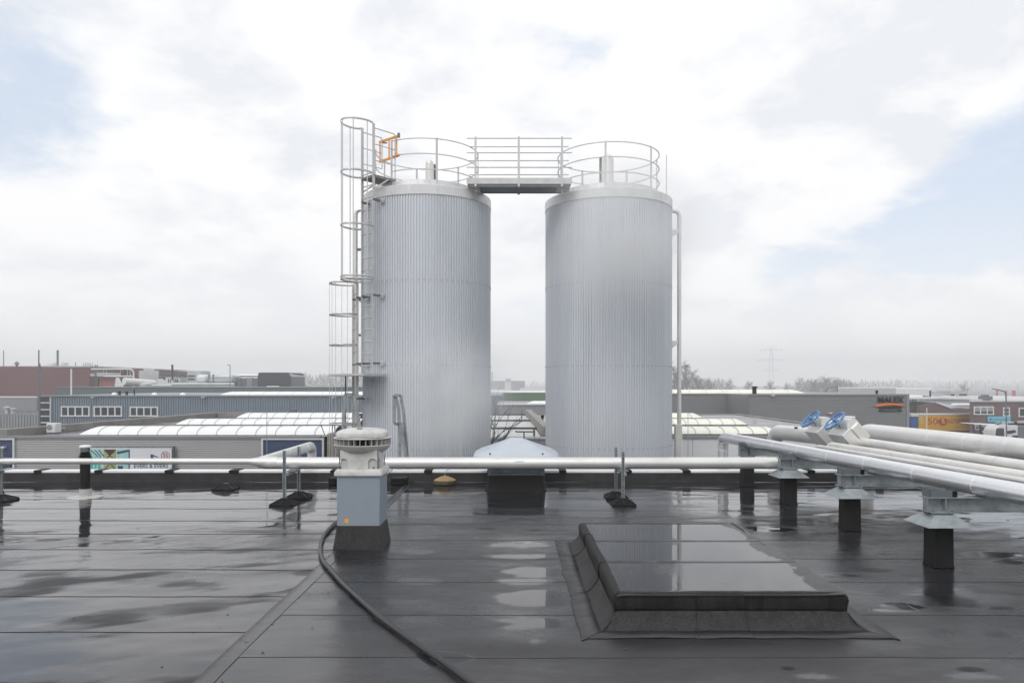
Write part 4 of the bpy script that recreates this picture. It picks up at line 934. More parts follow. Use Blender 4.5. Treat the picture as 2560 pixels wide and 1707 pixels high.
def door(px0, px1, py0, label_glass=False):
    x0, x1, z1 = PX(px0, D0), PX(px1, D0), PZ(py0, D0)
    c = MB(); c.box(x0-.06, x0, D0-.06, D0+.04, -4, z1+.05); c.box(x1, x1+.06, D0-.06, D0+.04, -4, z1+.05); c.box(x0, x1, D0-.06, D0+.04, z1, z1+.05); f = c.build('door_frame', M['frame'], lh, smooth=0)
    c = MB(); c.box(x0, x1, D0-.02, D0+.01, -4, z1)
    c.build('door', M['bluedoor'], lh, smooth=0)
    for k in range(4): z = z1-.5-.55*k; q = MB(); q.box(x0+.01, x1-.01, D0-.024, D0-.019, z, z+.02); q.build('panel_joint', M['navy'], f, smooth=0)
door(-60, 34, 1099); door(659, 806, 1099)
q = MB(); q.box(PX(-40, D0), PX(30, D0), D0-.04, D0-.022, PZ(1172, D0), PZ(1158, D0)); q.build('door_window', M['glass'], lh, smooth=0)
q = MB(); q.box(PX(9, D0), PX(18, D0), D0-.16, D0-.02, PZ(1119, D0), PZ(1115, D0)); q.build('door_lamp', M['far_white'], lh, smooth=0)
cc = MB(); cc.box(PX(819, 23.8), PX(847, 23.8), 23.72, 24.6, -7, PZ(1083, 23.8)); cc.build('corner_pillar', M['conc'], lh, bevel=.02)
for px, dx in ((808, -.12), (826, .02), (834, -.03), (845, .0)):
    MB().bar((PX(px+4, 23.95), 23.95, .05), (PX(px+4, 23.95)+dx, 23.95, .36+.1*rnd.random()), .022, .022).build('roof_spike', M['gutter'], lh, smooth=0)
# banner
bn = thing('banner', 'white advertising banner with three pictures and a blue logo hung on the ribbed hall wall', 'banner', (PX(330, 23.9), 23.9, -1.2))
BX = lambda px: PX(px, 23.9); BZ = lambda py: PZ(py, 23.9); Y = 23.90
def flat(px0, px1, py0, py1, m, lay=1, nm='picture'):
    c = MB(); c.box(BX(px0), BX(px1), Y-.012-.003*lay, Y-.010-.003*lay+.001, BZ(py1), BZ(py0)); return c.build(nm, M[m], bn, smooth=0)
def poly(pts, m, lay, nm):
    c = MB(); c.prism([(BX(a), BZ(b)) for a, b in pts], Y-.012-.003*lay, Y-.010-.003*lay); return c.build(nm, M[m], bn, smooth=0)
flat(222, 430, 1119, 1188, 'banner', 0, 'banner_sheet')
c = MB()
for a, b, e, f in ((216, 436, 1115.5, 1117), (216, 436, 1189, 1191)): c.box(BX(a), BX(b), Y-.03, Y+.05, BZ(f), BZ(e))
for a in (216, 434): c.box(BX(a), BX(a+2), Y-.03, Y+.05, BZ(1191), BZ(1115))
c.build('banner_frame', M['galv_dark'], bn, smooth=0)
for k in range(11): flat(224+20*k, 225.2+20*k, 1116.5, 1119.5, 'galv_dark', 2, 'tie')
p1 = flat(224, 256, 1123, 1175, 'mint')
for k in range(3): poly([(226+10*k, 1124), (229+10*k, 1124), (246+8*k, 1140), (244+8*k, 1141.5)], 'navy', 2, 'picture_frame_bar')
for k in range(3): flat(228+9*k, 233+9*k, 1142, 1175, 'teal', 2, 'picture_pane')
flat(259, 291, 1123, 1175, 'greenp'); poly([(259, 1123), (291, 1123), (276, 1137)], 'maroonp', 2, 'picture_gable')
for a in (((260, 1124), (263, 1124), (291, 1152), (288, 1152)), ((288, 1124), (291, 1124), (263, 1152), (260, 1152)), ((275, 1157), (277, 1157), (290, 1174), (287, 1174)), ((275, 1157), (277, 1157), (264, 1174), (261, 1174))): poly(a, 'maroonp', 3, 'picture_frame_bar')
flat(293, 325, 1123, 1175, 'mint'); poly([(293, 1129), (325, 1123), (325, 1128), (293, 1135)], 'navy', 2, 'picture_frame_bar'); flat(322, 325, 1128, 1175, 'navy', 2, 'picture_frame_bar'); flat(295, 308, 1164, 1175, 'navy', 2, 'picture_sill')
poly([(377, 1135), (380, 1135), (380, 1147.5), (377, 1147.5)], 'navy', 2, 'logo'); poly([(380, 1135), (396, 1142), (396, 1143.5), (383, 1140), (383, 1144), (395, 1146), (395, 1148), (380, 1148)], 'navy', 2, 'logo')
ringp = [Vector((BX(414), Y-.02, BZ(1139)))+Vector((math.cos(t*math.pi/12), 0, math.sin(t*math.pi/12)))*.135 for t in range(24)]
MB().tube(ringp, .007, 5, False, True).build('ring_print', M['redprint'], bn)
text('35', .20, (BX(414), Y-.02, BZ(1139)), (R(90), 0, 0), M['redprint'], bn, extrude=.002)
text('EVERS & EVERS', .17, (BX(378), Y-.02, BZ(1165)), (R(90), 0, 0), M['navy'], bn, extrude=.002, width=1.10)
# skylights left
vault('barrel_skylight', 'near white barrel skylight on the left hall roof, longest and lowest of its rows', 196, 24.7, 836, 1088, 1066, .635, 'poly', (1, 0))
vault('barrel_skylight', 'middle row of white barrel skylight on the left hall roof', 437, 30.6, 900, 1062.5, 1047.5, .535, 'poly', (1, 0))
vault('barrel_skylight', 'shortest white barrel skylight on the left hall roof, nearest the blue grey hall', 589, 36.0, 900, 1045.5, 1032.5, .60, 'poly', (1, 0))
def simple(name, label, cat, m, mm, group=None, **k): return tag(m.build(name, M[mm], **k), label, cat, group)
ac = thing('ac_unit', 'beige air conditioning box on the kerb of the left hall roof', 'air conditioner', (PX(131, 25.6), 25.6, 0))
c = MB(); c.box(PX(120, 25.6), PX(143, 25.6), 25.5, 25.85, .02, PZ(1057.5, 25.6)); c.build('casing', M['far_white'], ac, bevel=.02)
c = MB(); c.tube([(PX(128, 25.6), 25.499, PZ(1067.5, 25.6)), (PX(128, 25.6), 25.485, PZ(1067.5, 25.6))], .09, 18); c.build('fan_grille', M['greywall'], ac)
c = MB(); c.lathe([(.05, 0), (.05, .17), (.07, .18), (.06, .21)], PX(173, 28), 28, 12); c.v = [(x, y, z+.01) for x, y, z in c.v]; simple('flue', 'short black flue beside the air conditioning box', 'flue', c, 'black')
c = MB(); c.lathe([(.06, 0), (.06, .08), (.11, .09), (.10, .14), (.01, .16)], PX(156, 26.5), 26.5, 14); simple('roof_vent', 'tiny domed vent on the left hall roof', 'roof vent', c, 'greywall')
c = MB(); c.box(PX(-2, 24.2), PX(13, 24.2), 24.15, 24.5, .0, PZ(1072, 24.2)); simple('vent_box', 'grey louvred box at the left edge on the hall kerb', 'vent box', c, 'greywall', bevel=.01)

# middle hall between the tanks
mh = thing('middle_hall', 'hall seen between the tanks with stepped light roof sheets above ribbed cladding', 'hall', (-.5, D0, -7))
ribbed_h(-4.2, 1.25, D0, -3.2, -.075, .085, .035).build('ribbed_cladding', M['hallwall'], mh, smooth=0)
c = MB(); c.box(-4.15, 1.2, D0+.05, 42, -7, -.06); c.build('hall_body', M['conc'], mh, smooth=0)
M['sheet'] = mat('wet_roof_sheet', (.40, .42, .42), .3, .2, var=.16, vs=1.2, rv=.1)
for k, (a, b) in enumerate(((24.1, 28.4), (28.7, 34.4), (34.8, 41.0))):
    P = []; x = a
    while x < b: P += [(x, .0-.03*((x-a)/(b-a))), (x+.14, .012-.03*((x-a)/(b-a)))]; x += .17
    MB().sheet([(p[0], p[1]-.01) for p in P], -4.15, .92, 'x').build('roof_sheet', M['sheet'], mh, smooth=0)
    c = MB(); c.box(-4.15, .98-.02*k, b+.03, b+.24, -.04, .035); c.build('gutter', M['gutter'], mh, smooth=0)
c = MB(); c.box(-4.2, 1.2, D0-.06, D0+.12, -.07, -.02); c.build('roof_edge', M['trim'], mh, smooth=0)
c = MB(); c.prism([(1.03, D0+.2), (1.28, D0+.2), (1.05, 41), (.74, 41)], -.05, .30, 'z'); simple('fire_wall', 'slanting grey concrete fire wall between the roofs behind the tanks', 'fire wall', c, 'conc', smooth=0)
c = MB(); x = PX(1310, 22.8); c.bar((x, 22.8, -3), (x, 22.8, PZ(1079, 22.8)), .04, .04); c.bar((PX(1291, 22.8), 22.8, PZ(1079, 22.8)), (PX(1333, 22.8), 22.8, PZ(1079, 22.8)), .04, .04); c.bar((PX(1291, 22.8), 22.8, PZ(1080, 22.8)), (PX(1289, 22.8), 22.8, PZ(1076, 22.8)), .04, .04)
simple('t_bar', 'rusty T shaped pole in front of the roof sheets between the tanks', 'pole', c, 'brass', smooth=0)
c = MB(); c.box(PX(1333, 24.3), PX(1338, 24.3), 24.3, 24.4, -.02, PZ(1071, 24.3)); simple('marker_post', 'stubby yellowish post on the roof beside the fire wall', 'post', c, 'olive', smooth=0)
c = MB(); c.lathe([(.05, 0), (.05, .30), (.075, .31), (.07, .40)], PX(1341, 31), 31, 12); c.v = [(x+.25, y, z) for x, y, z in c.v]; simple('flue', 'small black flue behind the slanting fire wall', 'flue', c, 'black')
c = MB(); c.tube([(PX(1304.5, 36), 36, 0), (PX(1304.5, 36), 36, .42)], .03, 8); simple('roof_vent', 'thin grey vent tube on the roof sheets between the tanks', 'vent pipe', c, 'galv_dark')

# right hall with white wall and yellowed skylights
rh = thing('right_hall', 'white walled low hall with a wet roof at the right of the tanks', 'hall', (7, D0, -7))
c = MB(); c.box(1.3, 12.75, D0+.04, 41.5, -7, -.02); c.build('hall_body', M['conc'], rh, smooth=0)
for k in range(10): x = 1.3+1.14*k; c = MB(); c.box(x+.006, x+1.134, D0-.03, D0+.04, -7, -.06); c.build('wall_panel', M['whitewall'], rh, smooth=0)
c = MB(); c.box(1.3, 12.75, D0-.08, D0+.14, -.055, .03); c.build('roof_edge', M['greywall'], rh, smooth=0)
c = MB(); c.box(1.35, 12.45, D0+.14, 41.2, -.019, -.004); c.build('roof_sheet', M['wetroof'], rh, smooth=0)
c = MB(); c.box(12.45, 12.7, D0-.02, 41.5, -.03, .04); c.box(1.3, 12.45, 41.2, 41.5, -.03, .04); c.build('roof_kerb', M['conc'], rh, smooth=0)
vault('barrel_skylight', 'near yellowed barrel skylight on the right hall roof, behind the silver pipe', 1560, 24.7, 1955, 1086, 1067.5, .50, 'poly_y', (0, 1))
vault('barrel_skylight', 'middle row of yellowed barrel skylight on the right hall roof', 1560, 30.6, 1869, 1062.5, 1047.5, .51, 'poly_y', (0, 1))
vault('barrel_skylight', 'farthest yellowed barrel skylight on the right hall roof, its end right of the downpipe', 1560, 36.0, 1757, 1045.5, 1033, .58, 'poly_y', (0, 1))
c = MB(); c.lathe([(.06, -.01), (.06, .13), (.09, .14), (.085, .20), (.01, .22)], PX(2198, 26), 26, 14); c.v = [(x-.1, y, z-.02) for x, y, z in c.v]; simple('flue', 'stubby black flue just above the farthest lagged pipe', 'flue', c, 'black')

# ---------------------------------------------------------------- blue grey hall with the window rows, far left
D1 = 75.0
bh = thing('blue_hall', 'long blue grey ribbed hall with three white framed window rows', 'hall', (PX(600, D1), D1, -7))
zt = PZ(988, D1)
ribbed_v(PX(128, D1), PX(1252, D1), D1, -7, zt-.12, .245, .08).build('ribbed_cladding', M['bluehall'], bh, smooth=0)
c = MB(); c.box(PX(98, D1), PX(1252, D1), D1+.12, D1+30, -7, zt-.03); c.build('hall_body', M['bluehall'], bh, smooth=0)
c = MB(); c.box(PX(97, D1), PX(1253, D1), D1-.12, D1+.3, zt-.12, zt+.03); c.build('roof_edge', M['greywall'], bh, smooth=0)
for a in ((153, 225, 1015, 1041), (235, 306, 1015, 1041), (325, 396, 1016, 1041)): windows(bh, D1, *a, 4, .13)
f = MB(); xa, xb = PX(98, D1), PX(128, D1)
zs = [990, 1006.5, 1023.5, 1040, 1056, 1072]
for py in zs: f.box(xa, xb, D1-.08, D1+.1, PZ(py, D1)-.06, PZ(py, D1)+.06)
f.box(xa, xa+.12, D1-.07, D1+.1, -2.9, PZ(990, D1)); f.box(xb-.12, xb, D1-.07, D1+.1, -2.9, PZ(990, D1)); fo = f.build('stair_window', M['frame'], bh, smooth=0)
for k in range(5): c = MB(); c.box(xa+.1, xb-.1, D1-.03, D1+.02, PZ(zs[k+1], D1), PZ(zs[k], D1)); c.build('pane', M['glass'], fo, smooth=0)
for px in (237, 511, 835): c = MB(); c.prism([(PX(px-4, D1), PZ(992, D1)), (PX(px+4, D1), PZ(992, D1)), (PX(px+3, D1), PZ(994, D1)), (PX(px-3, D1), PZ(994, D1))], D1-.5, D1-.02); c.build('wall_lamp', M['far_white'], bh, smooth=0)
for k, px in enumerate((286, 386, 457)):
    c = MB(); c.lathe([(.30, zt), (.27, zt+.12), (.16, zt+.24), (.02, zt+.28)], PX(px, 76), 76, 14); simple('dome_light', ('small white dome light left of the black vents', 'small white dome light right of the black vents', 'small white dome light farthest right, near the long bright skylight')[k], 'roof light', c, 'poly', 'dome lights on the blue grey hall')
for px, h, lb in ((299, .34, 'squat black vent right beside the first white dome light'), (317, .30, 'black vent midway between the first two white dome lights'), (336, .5, 'slim black pipe vent next after the two squat ones')):
    c = MB(); r_ = .13 if px != 336 else .07; c.lathe([(r_, zt), (r_, zt+h), (r_*1.25, zt+h+.02), (r_*1.2, zt+h+.1)], PX(px, 76), 76, 10); simple('roof_vent', lb, 'vent', c, 'black', 'black vents on the blue grey hall')
vault('barrel_skylight', 'long white barrel skylight on top of the blue grey hall', 547, 80, 915, 988, 979, 1.6, 'poly', (1, 0), dep=3)
vb = thing('wall_unit', 'dark box with a thin aerial against the blue grey hall', 'vent box', (PX(729, 40), 40, 0))
c = MB(); c.box(PX(722, 40), PX(737, 40), 40, 40.4, 0, PZ(1023.5, 40)); c.build('box', M['darkbox2'], vb, smooth=0)
MB().bar((PX(724, 40), 40.1, .3), (PX(724, 40), 40.1, .66), .02, .02).build('aerial', M['galv_dark'], vb, smooth=0)

block('grey_hall', 'light grey blank wall at the left edge below the maroon hall', 'hall', -260, 92, 994, 107, 14, 'greywall', cap=('trim', .10))
lw = thing('low_hall', 'low ribbed grey building at the left edge with two capped vents', 'hall', (PX(20, 96), 96, -7)); ribbed_v(PX(-200, 96), PX(97, 96), 96, -7, PZ(1035, 96), .38, .10).build('ribbed_cladding', M['greywall'], lw, smooth=0)
c = MB(); c.box(PX(-200, 96), PX(97, 96), 96.15, 106, -7, PZ(1035, 96)-.02); c.build('hall_body', M['wetroof'], lw, smooth=0)
for px, lb in ((18, 'taller capped grey vent on the low hall at the left edge'), (33, 'shorter capped grey vent on the low hall at the left edge')):
    c = MB(); z = PZ(1035, 97); h = 1.0 if px == 18 else .78; c.lathe([(.26, z), (.26, z+h*.7), (.43, z+h*.74), (.43, z+h*.9), (.08, z+h)], PX(px, 98), 98, 14); simple('roof_vent', lb, 'vent', c, 'duct', 'capped vents on the low hall')

# maroon works far left
D2 = 160.0
rw = thing('maroon_hall', 'big maroon clad factory hall at the far left', 'factory', (PX(80, D2), D2, -7))
c = MB(); c.prism([(PX(-400, D2), -7), (PX(223, D2), -7), (PX(223, D2), PZ(919, D2)), (PX(100, D2), PZ(916.5, D2)), (PX(-400, D2), PZ(916.5, D2))], D2, D2+60); c.build('wall', M['red'], rw, smooth=0)
c = MB(); c.box(PX(-400, D2), PX(215, D2), D2+2, D2+50, PZ(917, D2), PZ(914, D2)); c.build('roof_edge', M['lightbox'], rw, smooth=0)
block('maroon_annex', 'dark maroon block behind white pipework, right of the big maroon hall', 'factory', 223, 356, 921.5, 175, 30, 'red')
block('brick_shed', 'bright red brick shed below the white pipework', 'shed', 248, 302, 942.5, 150, 15, 'brickred')
block('blue_grey_block', 'pale blue grey plant block at the end of the maroon annex', 'plant block', 347, 397, 926, 168, 20, 'duct')
block('roof_box', 'small pale box on top of the blue grey plant block', 'plant box', 359, 386, 921.5, 172, 8, 'duct', zb=PZ(927, 172))
c = MB(); z = PZ
c.tube(fillet([(PX(228, 148), 148, PZ(922.5, 148)), (PX(334, 148), 148, PZ(922.5, 148)), (PX(334, 148), 148, PZ(966, 148))], 1.0, 5), .16, 8); c.tube([(PX(262, 148), 148, PZ(940.5, 148)), (PX(332, 148), 148, PZ(940.5, 148))], .14, 8)
for px in (258, 265, 324, 300, 317): c.tube([(PX(px, 148), 148.2, PZ(922, 148)), (PX(px, 148), 148.2, PZ(942, 148))], .045, 5)
simple('white_pipework', 'white pipe rack looping in front of the maroon annex', 'pipework', c, 'far_white')
c = MB(); c.box(PX(226, 149), PX(236, 149), 149, 151, PZ(940, 149), PZ(934, 149)); c.box(PX(242, 149), PX(280, 149), 149, 152, PZ(941, 149), PZ(931.5, 149)); simple('pale_plant', 'long pale plant boxes standing on the pipe rack by the maroon hall', 'plant', c, 'duct', smooth=0)
c = MB()
for px in range(208, 234, 6): c.tube([(PX(px, 158), 158, PZ(918, 158)), (PX(px, 158), 158, PZ(908, 158))], .04, 4)
for py in (908, 912.5): c.tube([(PX(208, 158), 158, PZ(py, 158)), (PX(232, 158), 158, PZ(py, 158))], .04, 4)
simple('roof_railing', 'thin roof railing on the right end of the big maroon hall', 'railing', c, 'galv_dark')
c = MB(); xq = PX(240, 149.5)
for px in (238, 243): c.tube([(PX(px, 149.5), 149.5, -7), (PX(px, 149.5), 149.5, PZ(910 if px == 240 else 911, 149.5))], .09, 5)
for py in range(914, 968, 6): c.tube([(PX(238, 149.5), 149.5, PZ(py, 149.5)), (PX(243, 149.5), 149.5, PZ(py+3, 149.5))], .05, 4)
simple('lattice_mast', 'grey lattice mast at the corner of the big maroon hall', 'mast', c, 'galv_dark')
c = MB(); c.tube([(PX(310, 140), 140, PZ(953, 140)), (PX(354, 140), 145, PZ(959, 140))], .72, 14); c.prism([(PX(300, 140), PZ(968, 140)), (PX(304, 140), PZ(944, 140)), (PX(318, 140), PZ(968, 140))], 138, 139); simple('white_conveyor', 'white slanting tube hopper beside the brick shed', 'hopper', c, 'far_white')
c = MB(); c.lathe([(1.05, PZ(968, 135)), (1.05, PZ(960, 135)), (.5, PZ(956, 135)), (.08, PZ(954.5, 135))], PX(365, 135), 135, 16); simple('silo_roof', 'small pale conical silo top in front of the plant block', 'silo', c, 'duct')
wt = thing('white_plant_house', 'white plant house with dark openings and a tall black stack', 'plant house', (PX(412, 130), 130, 0)); B_ = lambda a, b, e, f, d, dd, m, nm: (lambda c: c.build(nm, M[m], wt, smooth=0))(MB().box(PX(a, d), PX(b, d), d, d+dd, PZ(f, d), PZ(e, d)))
B_(393, 432, 940.5, 968, 130, 6, 'far_white', 'wall'); B_(396, 432.5, 938.5, 940.5, 129.8, 6.4, 'gutter', 'roof_edge'); B_(394.5, 413, 942.5, 945.5, 129.95, .2, 'gutter', 'opening'); B_(408, 413, 945.5, 949, 129.95, .2, 'gutter', 'opening'); B_(420, 422, 947, 956, 129.95, .2, 'gutter', 'opening'); B_(424.5, 426.5, 947, 956, 129.95, .2, 'gutter', 'opening')
c = MB(); c.tube([(PX(429.5, 129), 129.2, PZ(950, 129)), (PX(429.5, 129), 129.2, PZ(911, 129))], .17, 10); c.build('stack', M['darkbox'], wt)
c = MB(); c.tube([(PX(430, 126), 126, PZ(960.5, 126)), (PX(586, 126), 126, PZ(960.5, 126))], .24, 10); c.tube([(PX(380, 126), 126, PZ(964, 126)), (PX(586, 126), 126, PZ(965, 126))], .16, 10)
for px in range(440, 586, 24): c.tube([(PX(px, 126), 126, PZ(961, 126)), (PX(px, 126), 126, PZ(970, 126))], .07, 5)
simple('duct_run', 'long horizontal pale duct along the rooftops at the left', 'duct', c, 'duct')
c = MB(); c.tube([(PX(432, 131), 131, PZ(949, 131)), (PX(448, 131), 131, PZ(949, 131)), (PX(450, 131), 131, PZ(956, 131))], .3, 8); simple('duct_bend', 'short pale bent duct at the right of the white plant house', 'duct', c, 'duct')
pu = thing('louvre_unit', 'pale plant unit with dark louvres beside the rounded tank', 'plant unit', (PX(485, 132), 132, 0)); 
c = MB(); c.box(PX(468, 132), PX(503, 132), 132, 136, PZ(960, 132), PZ(927, 132)); c.build('casing', M['duct'], pu, smooth=0)
for py in (938, 946): c = MB(); c.box(PX(470, 132), PX(487, 132), 131.9, 132.05, PZ(py+3, 132), PZ(py, 132)); c.build('louvre', M['gutter'], pu, smooth=0)
tk = thing('round_tank', 'rounded pale tank lying on the rooftops with grey ribs', 'tank', (PX(535, 128), 128, 0))
c = MB(); c.box(PX(489, 128), PX(516, 128), 128, 132, PZ(960, 128), PZ(936, 128)); c.build('body', M['far_white'], tk, bevel=.5)
c = MB(); c.box(PX(516, 128), PX(581, 128), 128.2, 132, PZ(958, 128), PZ(936.5, 128)); c.build('body', M['duct'], tk, bevel=.3)
for a in (520, 531): c = MB(); c.box(PX(a, 128), PX(a+2, 128), 128.1, 132, PZ(960, 128), PZ(936, 128)); c.build('rib', M['galv_dark'], tk, smooth=0)
c = MB(); c.tube([(PX(582, 134), 134, PZ(938.5, 134)), (PX(646, 134), 134, PZ(938.5, 134))], .27, 8); simple('overhead_duct', 'pale duct running over to the anthracite container', 'duct', c, 'duct')
lk = thing('panel_wall', 'grey panelled plant wall left of the anthracite container', 'plant wall', (PX(614, 130), 130, -7))
for k in range(4): c = MB(); a = 585+15.5*k; c.box(PX(a, 130), PX(a+14.5, 130), 130, 131, PZ(969, 130), PZ(944+(k % 2), 130)); c.build('panel', M['darkbox2'] if k % 2 else M['greywall'], lk, smooth=0)
dk = thing('anthracite_block', 'anthracite roof block with chamfered corners, right of the pale ducts', 'plant block', (PX(700, 120), 120, -7)); d = 120
c = MB(); P3 = [(PX(644, d), -7), (PX(644, d), PZ(941, d)), (PX(647, d), PZ(931, d)), (PX(720, d), PZ(931, d)), (PX(726, d), PZ(941, d)), (PX(726, d), -7)]; c.prism(P3, d, d+.6); c.build('front', M['darkbox'], dk, smooth=0)
c = MB(); c.add([(PX(726, d), d+.3, -7), (PX(762, d+9), d+9, -7), (PX(762, d+9), d+9, PZ(942, d+9)), (PX(726, d), d+.3, PZ(941, d)), (PX(720, d), d+.3, PZ(931, d)), (PX(752, d+9), d+9, PZ(932, d+9))], [(0, 1, 2, 3)]); c.build('side', M['darkbox2'], dk, smooth=0, fix=False)
c = MB(); c.add([(PX(726, d), d+.3, PZ(941, d)), (PX(762, d+9), d+9, PZ(942, d+9)), (PX(752, d+9), d+9, PZ(932, d+9)), (PX(720, d), d+.3, PZ(931, d))], [(0, 1, 2, 3)]); c.build('chamfer', M['roofgrey'], dk, smooth=0, fix=False)
c = MB(); c.box(PX(644, d), PX(720, d), d+.6, d+9, -7, PZ(931.5, d)); c.build('back', M['darkbox'], dk, smooth=0)
c = MB(); c.tube(fillet([(PX(667, 112), 112, PZ(966.5, 112)), (PX(698, 112), 112, PZ(966.5, 112)), (PX(698, 112), 112, PZ(971, 112))], .25, 4), .10, 8); simple('hook_pipe', 'thin white hooked pipe below the anthracite block', 'pipe', c, 'far_white')
gh = thing('green_grey_hall', 'long plain green grey wall behind the blue grey hall', 'hall', (PX(600, 104), 104, -7))
c = MB(); c.box(PX(138, 104), PX(905, 104), 104, 118, -7, PZ(968, 104)); c.build('wall', M['greenhall'], gh, smooth=0)
c = MB(); c.box(PX(137, 104), PX(906, 104), 103.9, 118.1, PZ(968, 104), PZ(967, 104)); c.build('roof_edge', M['greywall'], gh, smooth=0)

# between the tanks, far
gm = thing('green_hall', 'green clad hall with a pale roof edge seen between the tanks', 'hall', (PX(1300, 112), 112, -7))
c = MB(); c.box(PX(1215, 112), PX(1560, 112), 112, 140, -7, PZ(982, 112)); c.build('wall', M['green'], gm, smooth=0)
c = MB(); c.box(PX(1215, 112), PX(1560, 112), 111.9, 140, PZ(982, 112), PZ(980, 112)); c.build('roof_edge', M['far_white'], gm, smooth=0)
block('low_grey_hall', 'low grey hall below the green wall between the tanks', 'hall', 1246, 1560, 1012, 62, 14, 'greywall', cap=('trim', .12))
vault('barrel_skylight', 'short bright barrel skylight between the tanks on the low grey hall', 1314, 64, 1500, 1011.5, 1002.5, 1.4, 'poly', (1, 0), dep=2)
wtw = thing('white_tower', 'pale far tower with a blue topped head between the tanks', 'tower', (PX(1270, 420), 420, -7)); d = 420
c = MB(); c.box(PX(1262, d), PX(1278, d), d, d+4, -7, PZ(953, d)); c.build('shaft', M['far_white'], wtw, smooth=0); c = MB(); c.box(PX(1263.5, d), PX(1277, d), d-.2, d+4, PZ(953, d), PZ(945, d)); c.build('head', M['far_white'], wtw, smooth=0)
c = MB(); c.box(PX(1266, d), PX(1276, d), d-.5, d-.2, PZ(952.5, d), PZ(948, d)); c.build('sign', M['cyan'], wtw, smooth=0)
block('far_shed', 'pale far shed with a rounded roof at the right of the white tower', 'shed', 1300, 1356, 971, 300, 20, 'far_white', 'far pale sheds between the tanks')
block('far_shed', 'pale far shed left of the foot of the white tower', 'shed', 1228, 1262, 974, 290, 20, 'far_white', 'far pale sheds between the tanks')
block('far_hall', 'faint wide grey hall in the haze behind the white tower', 'hall', 1215, 1312, 952, 520, 40, 'greywall')

# ---------------------------------------------------------------- right hand side
DM = 58.0
mx_ = thing('sign_hall', 'grey profiled hall carrying the dark MALEX lettering with an orange swoosh', 'hall', (PX(2070, DM), DM, -7)); zt = PZ(985, DM)
ribbed_h(PX(1873, DM), PX(2272, DM), DM, -6.9, zt-.10, .135, .022).build('profiled_cladding', M['malex'], mx_, smooth=0)
c = MB(); c.box(PX(1873, DM), PX(2272, DM)-.02, DM+.06, DM+26, -7, zt-.04); c.build('hall_body', M['malex'], mx_, smooth=0)
ribbed_h(PX(1560, 64), PX(1873, DM)-.02, 64, -6.9, PZ(983.5, 64)-.1, .135, .022).build('profiled_cladding', M['malex'], mx_, smooth=0)
c = MB(); c.box(PX(1560, 64), PX(1873, DM)-.02, 64.06, 84, -7, PZ(983.5, 64)-.04); c.build('hall_body', M['malex'], mx_, smooth=0)
c = MB(); c.box(PX(1873, DM)-.05, PX(2272, DM)+.03, DM-.06, DM+.3, zt-.10, zt+.01); c.box(PX(1560, 64), PX(1873, DM)-.06, 63.94, 64.3, PZ(983.5, 64)-.10, PZ(983.5, 64)); c.build('roof_edge', M['greywall'], mx_, smooth=0)
c = MB(); c.box(PX(2266, DM), PX(2272.5, DM), DM-.05, DM+.02, -7, zt-.1); c.build('corner_flashing', M['greywall'], mx_, smooth=0)
for px, py in ((1930, 987), (2073, 1031)): c = MB(); c.prism([(PX(px-4, DM), PZ(py+1.5, DM)), (PX(px+4, DM), PZ(py, DM)), (PX(px+4, DM), PZ(py+2, DM)), (PX(px-3, DM), PZ(py+3, DM))], DM-.3, DM-.02); c.build('wall_lamp', M['far_white'], mx_, smooth=0)
XM = lambda px: PX(px, DM); ZM = lambda py: PZ(py, DM)
text('MALEX', .62, (XM(2224.5), DM-.10, ZM(999.5)), (R(90), 0, 0), M['sign_dark'], mx_, 'sign_lettering', .05, 2.0, offset=.006)
text('automation', .30, (XM(2224.5), DM-.10, ZM(1017.5)), (R(90), 0, 0), M['sign_dark'], mx_, 'sign_lettering', .04, 1.75, offset=.01)
up_ = [(2184, 1014.5), (2194, 1011), (2210, 1008.2), (2226, 1007.2), (2244, 1009), (2258, 1012.5), (2263, 1014.8)]; dn_ = [(2250, 1013.8), (2232, 1011.8), (2214, 1012.6), (2200, 1015.2), (2192, 1015.6)]
c = MB(); c.prism([(XM(a), ZM(b)) for a, b in up_+dn_], DM-.14, DM-.03); c.build('sign_swoosh', M['sign_orange'], mx_, smooth=0)
c = MB(); c.box(XM(2197), XM(2253), DM-.10, DM-.03, ZM(1028), ZM(1023.5)); sb_ = c.build('sign_bar', M['sign_dark'], mx_, smooth=0)
c = MB()
for k in range(9): a = 2209+3.8*k; c.box(XM(a), XM(a+2.7), DM-.115, DM-.10, ZM(1026.4), ZM(1025.2))
c.build('bar_print', M['greywall'], sb_, smooth=0)
vault('barrel_skylight', 'long pale barrel skylight on top of the sign hall, below the bare trees', 1560, 66, 2014, 983.5, 974, 1.5, 'poly_y', (0, 1), dep=2.6)
c = MB(); c.lathe([(.17, zt-.1), (.17, PZ(969, 60)), (.24, PZ(968.5, 60)), (.24, PZ(965.5, 60))], PX(1886, 60), 60, 12); simple('flue', 'black flue standing on the edge of the sign hall', 'flue', c, 'black')
c = MB(); c.lathe([(.10, zt-.1), (.10, PZ(977.5, 60)), (.14, PZ(977, 60)), (.14, PZ(976, 60))], PX(2192, 60), 60, 12); simple('flue', 'small black flue above the dark sign lettering', 'flue', c, 'black')
block('pale_hall', 'pale grey hall rising behind the sign hall', 'hall', 2095, 2240, 970, 96, 30, 'lightbox')
block('pale_hall', 'very pale hall in the haze right of the sign hall', 'hall', 2170, 2330, 971.5, 190, 40, 'far_white')
c = MB()
for a in ((2064, 973.5, 2080, 968), (2080, 968, 2093, 966)): c.bar(PT(a[0], a[1], 90), PT(a[2], a[3], 90), .06, .06)
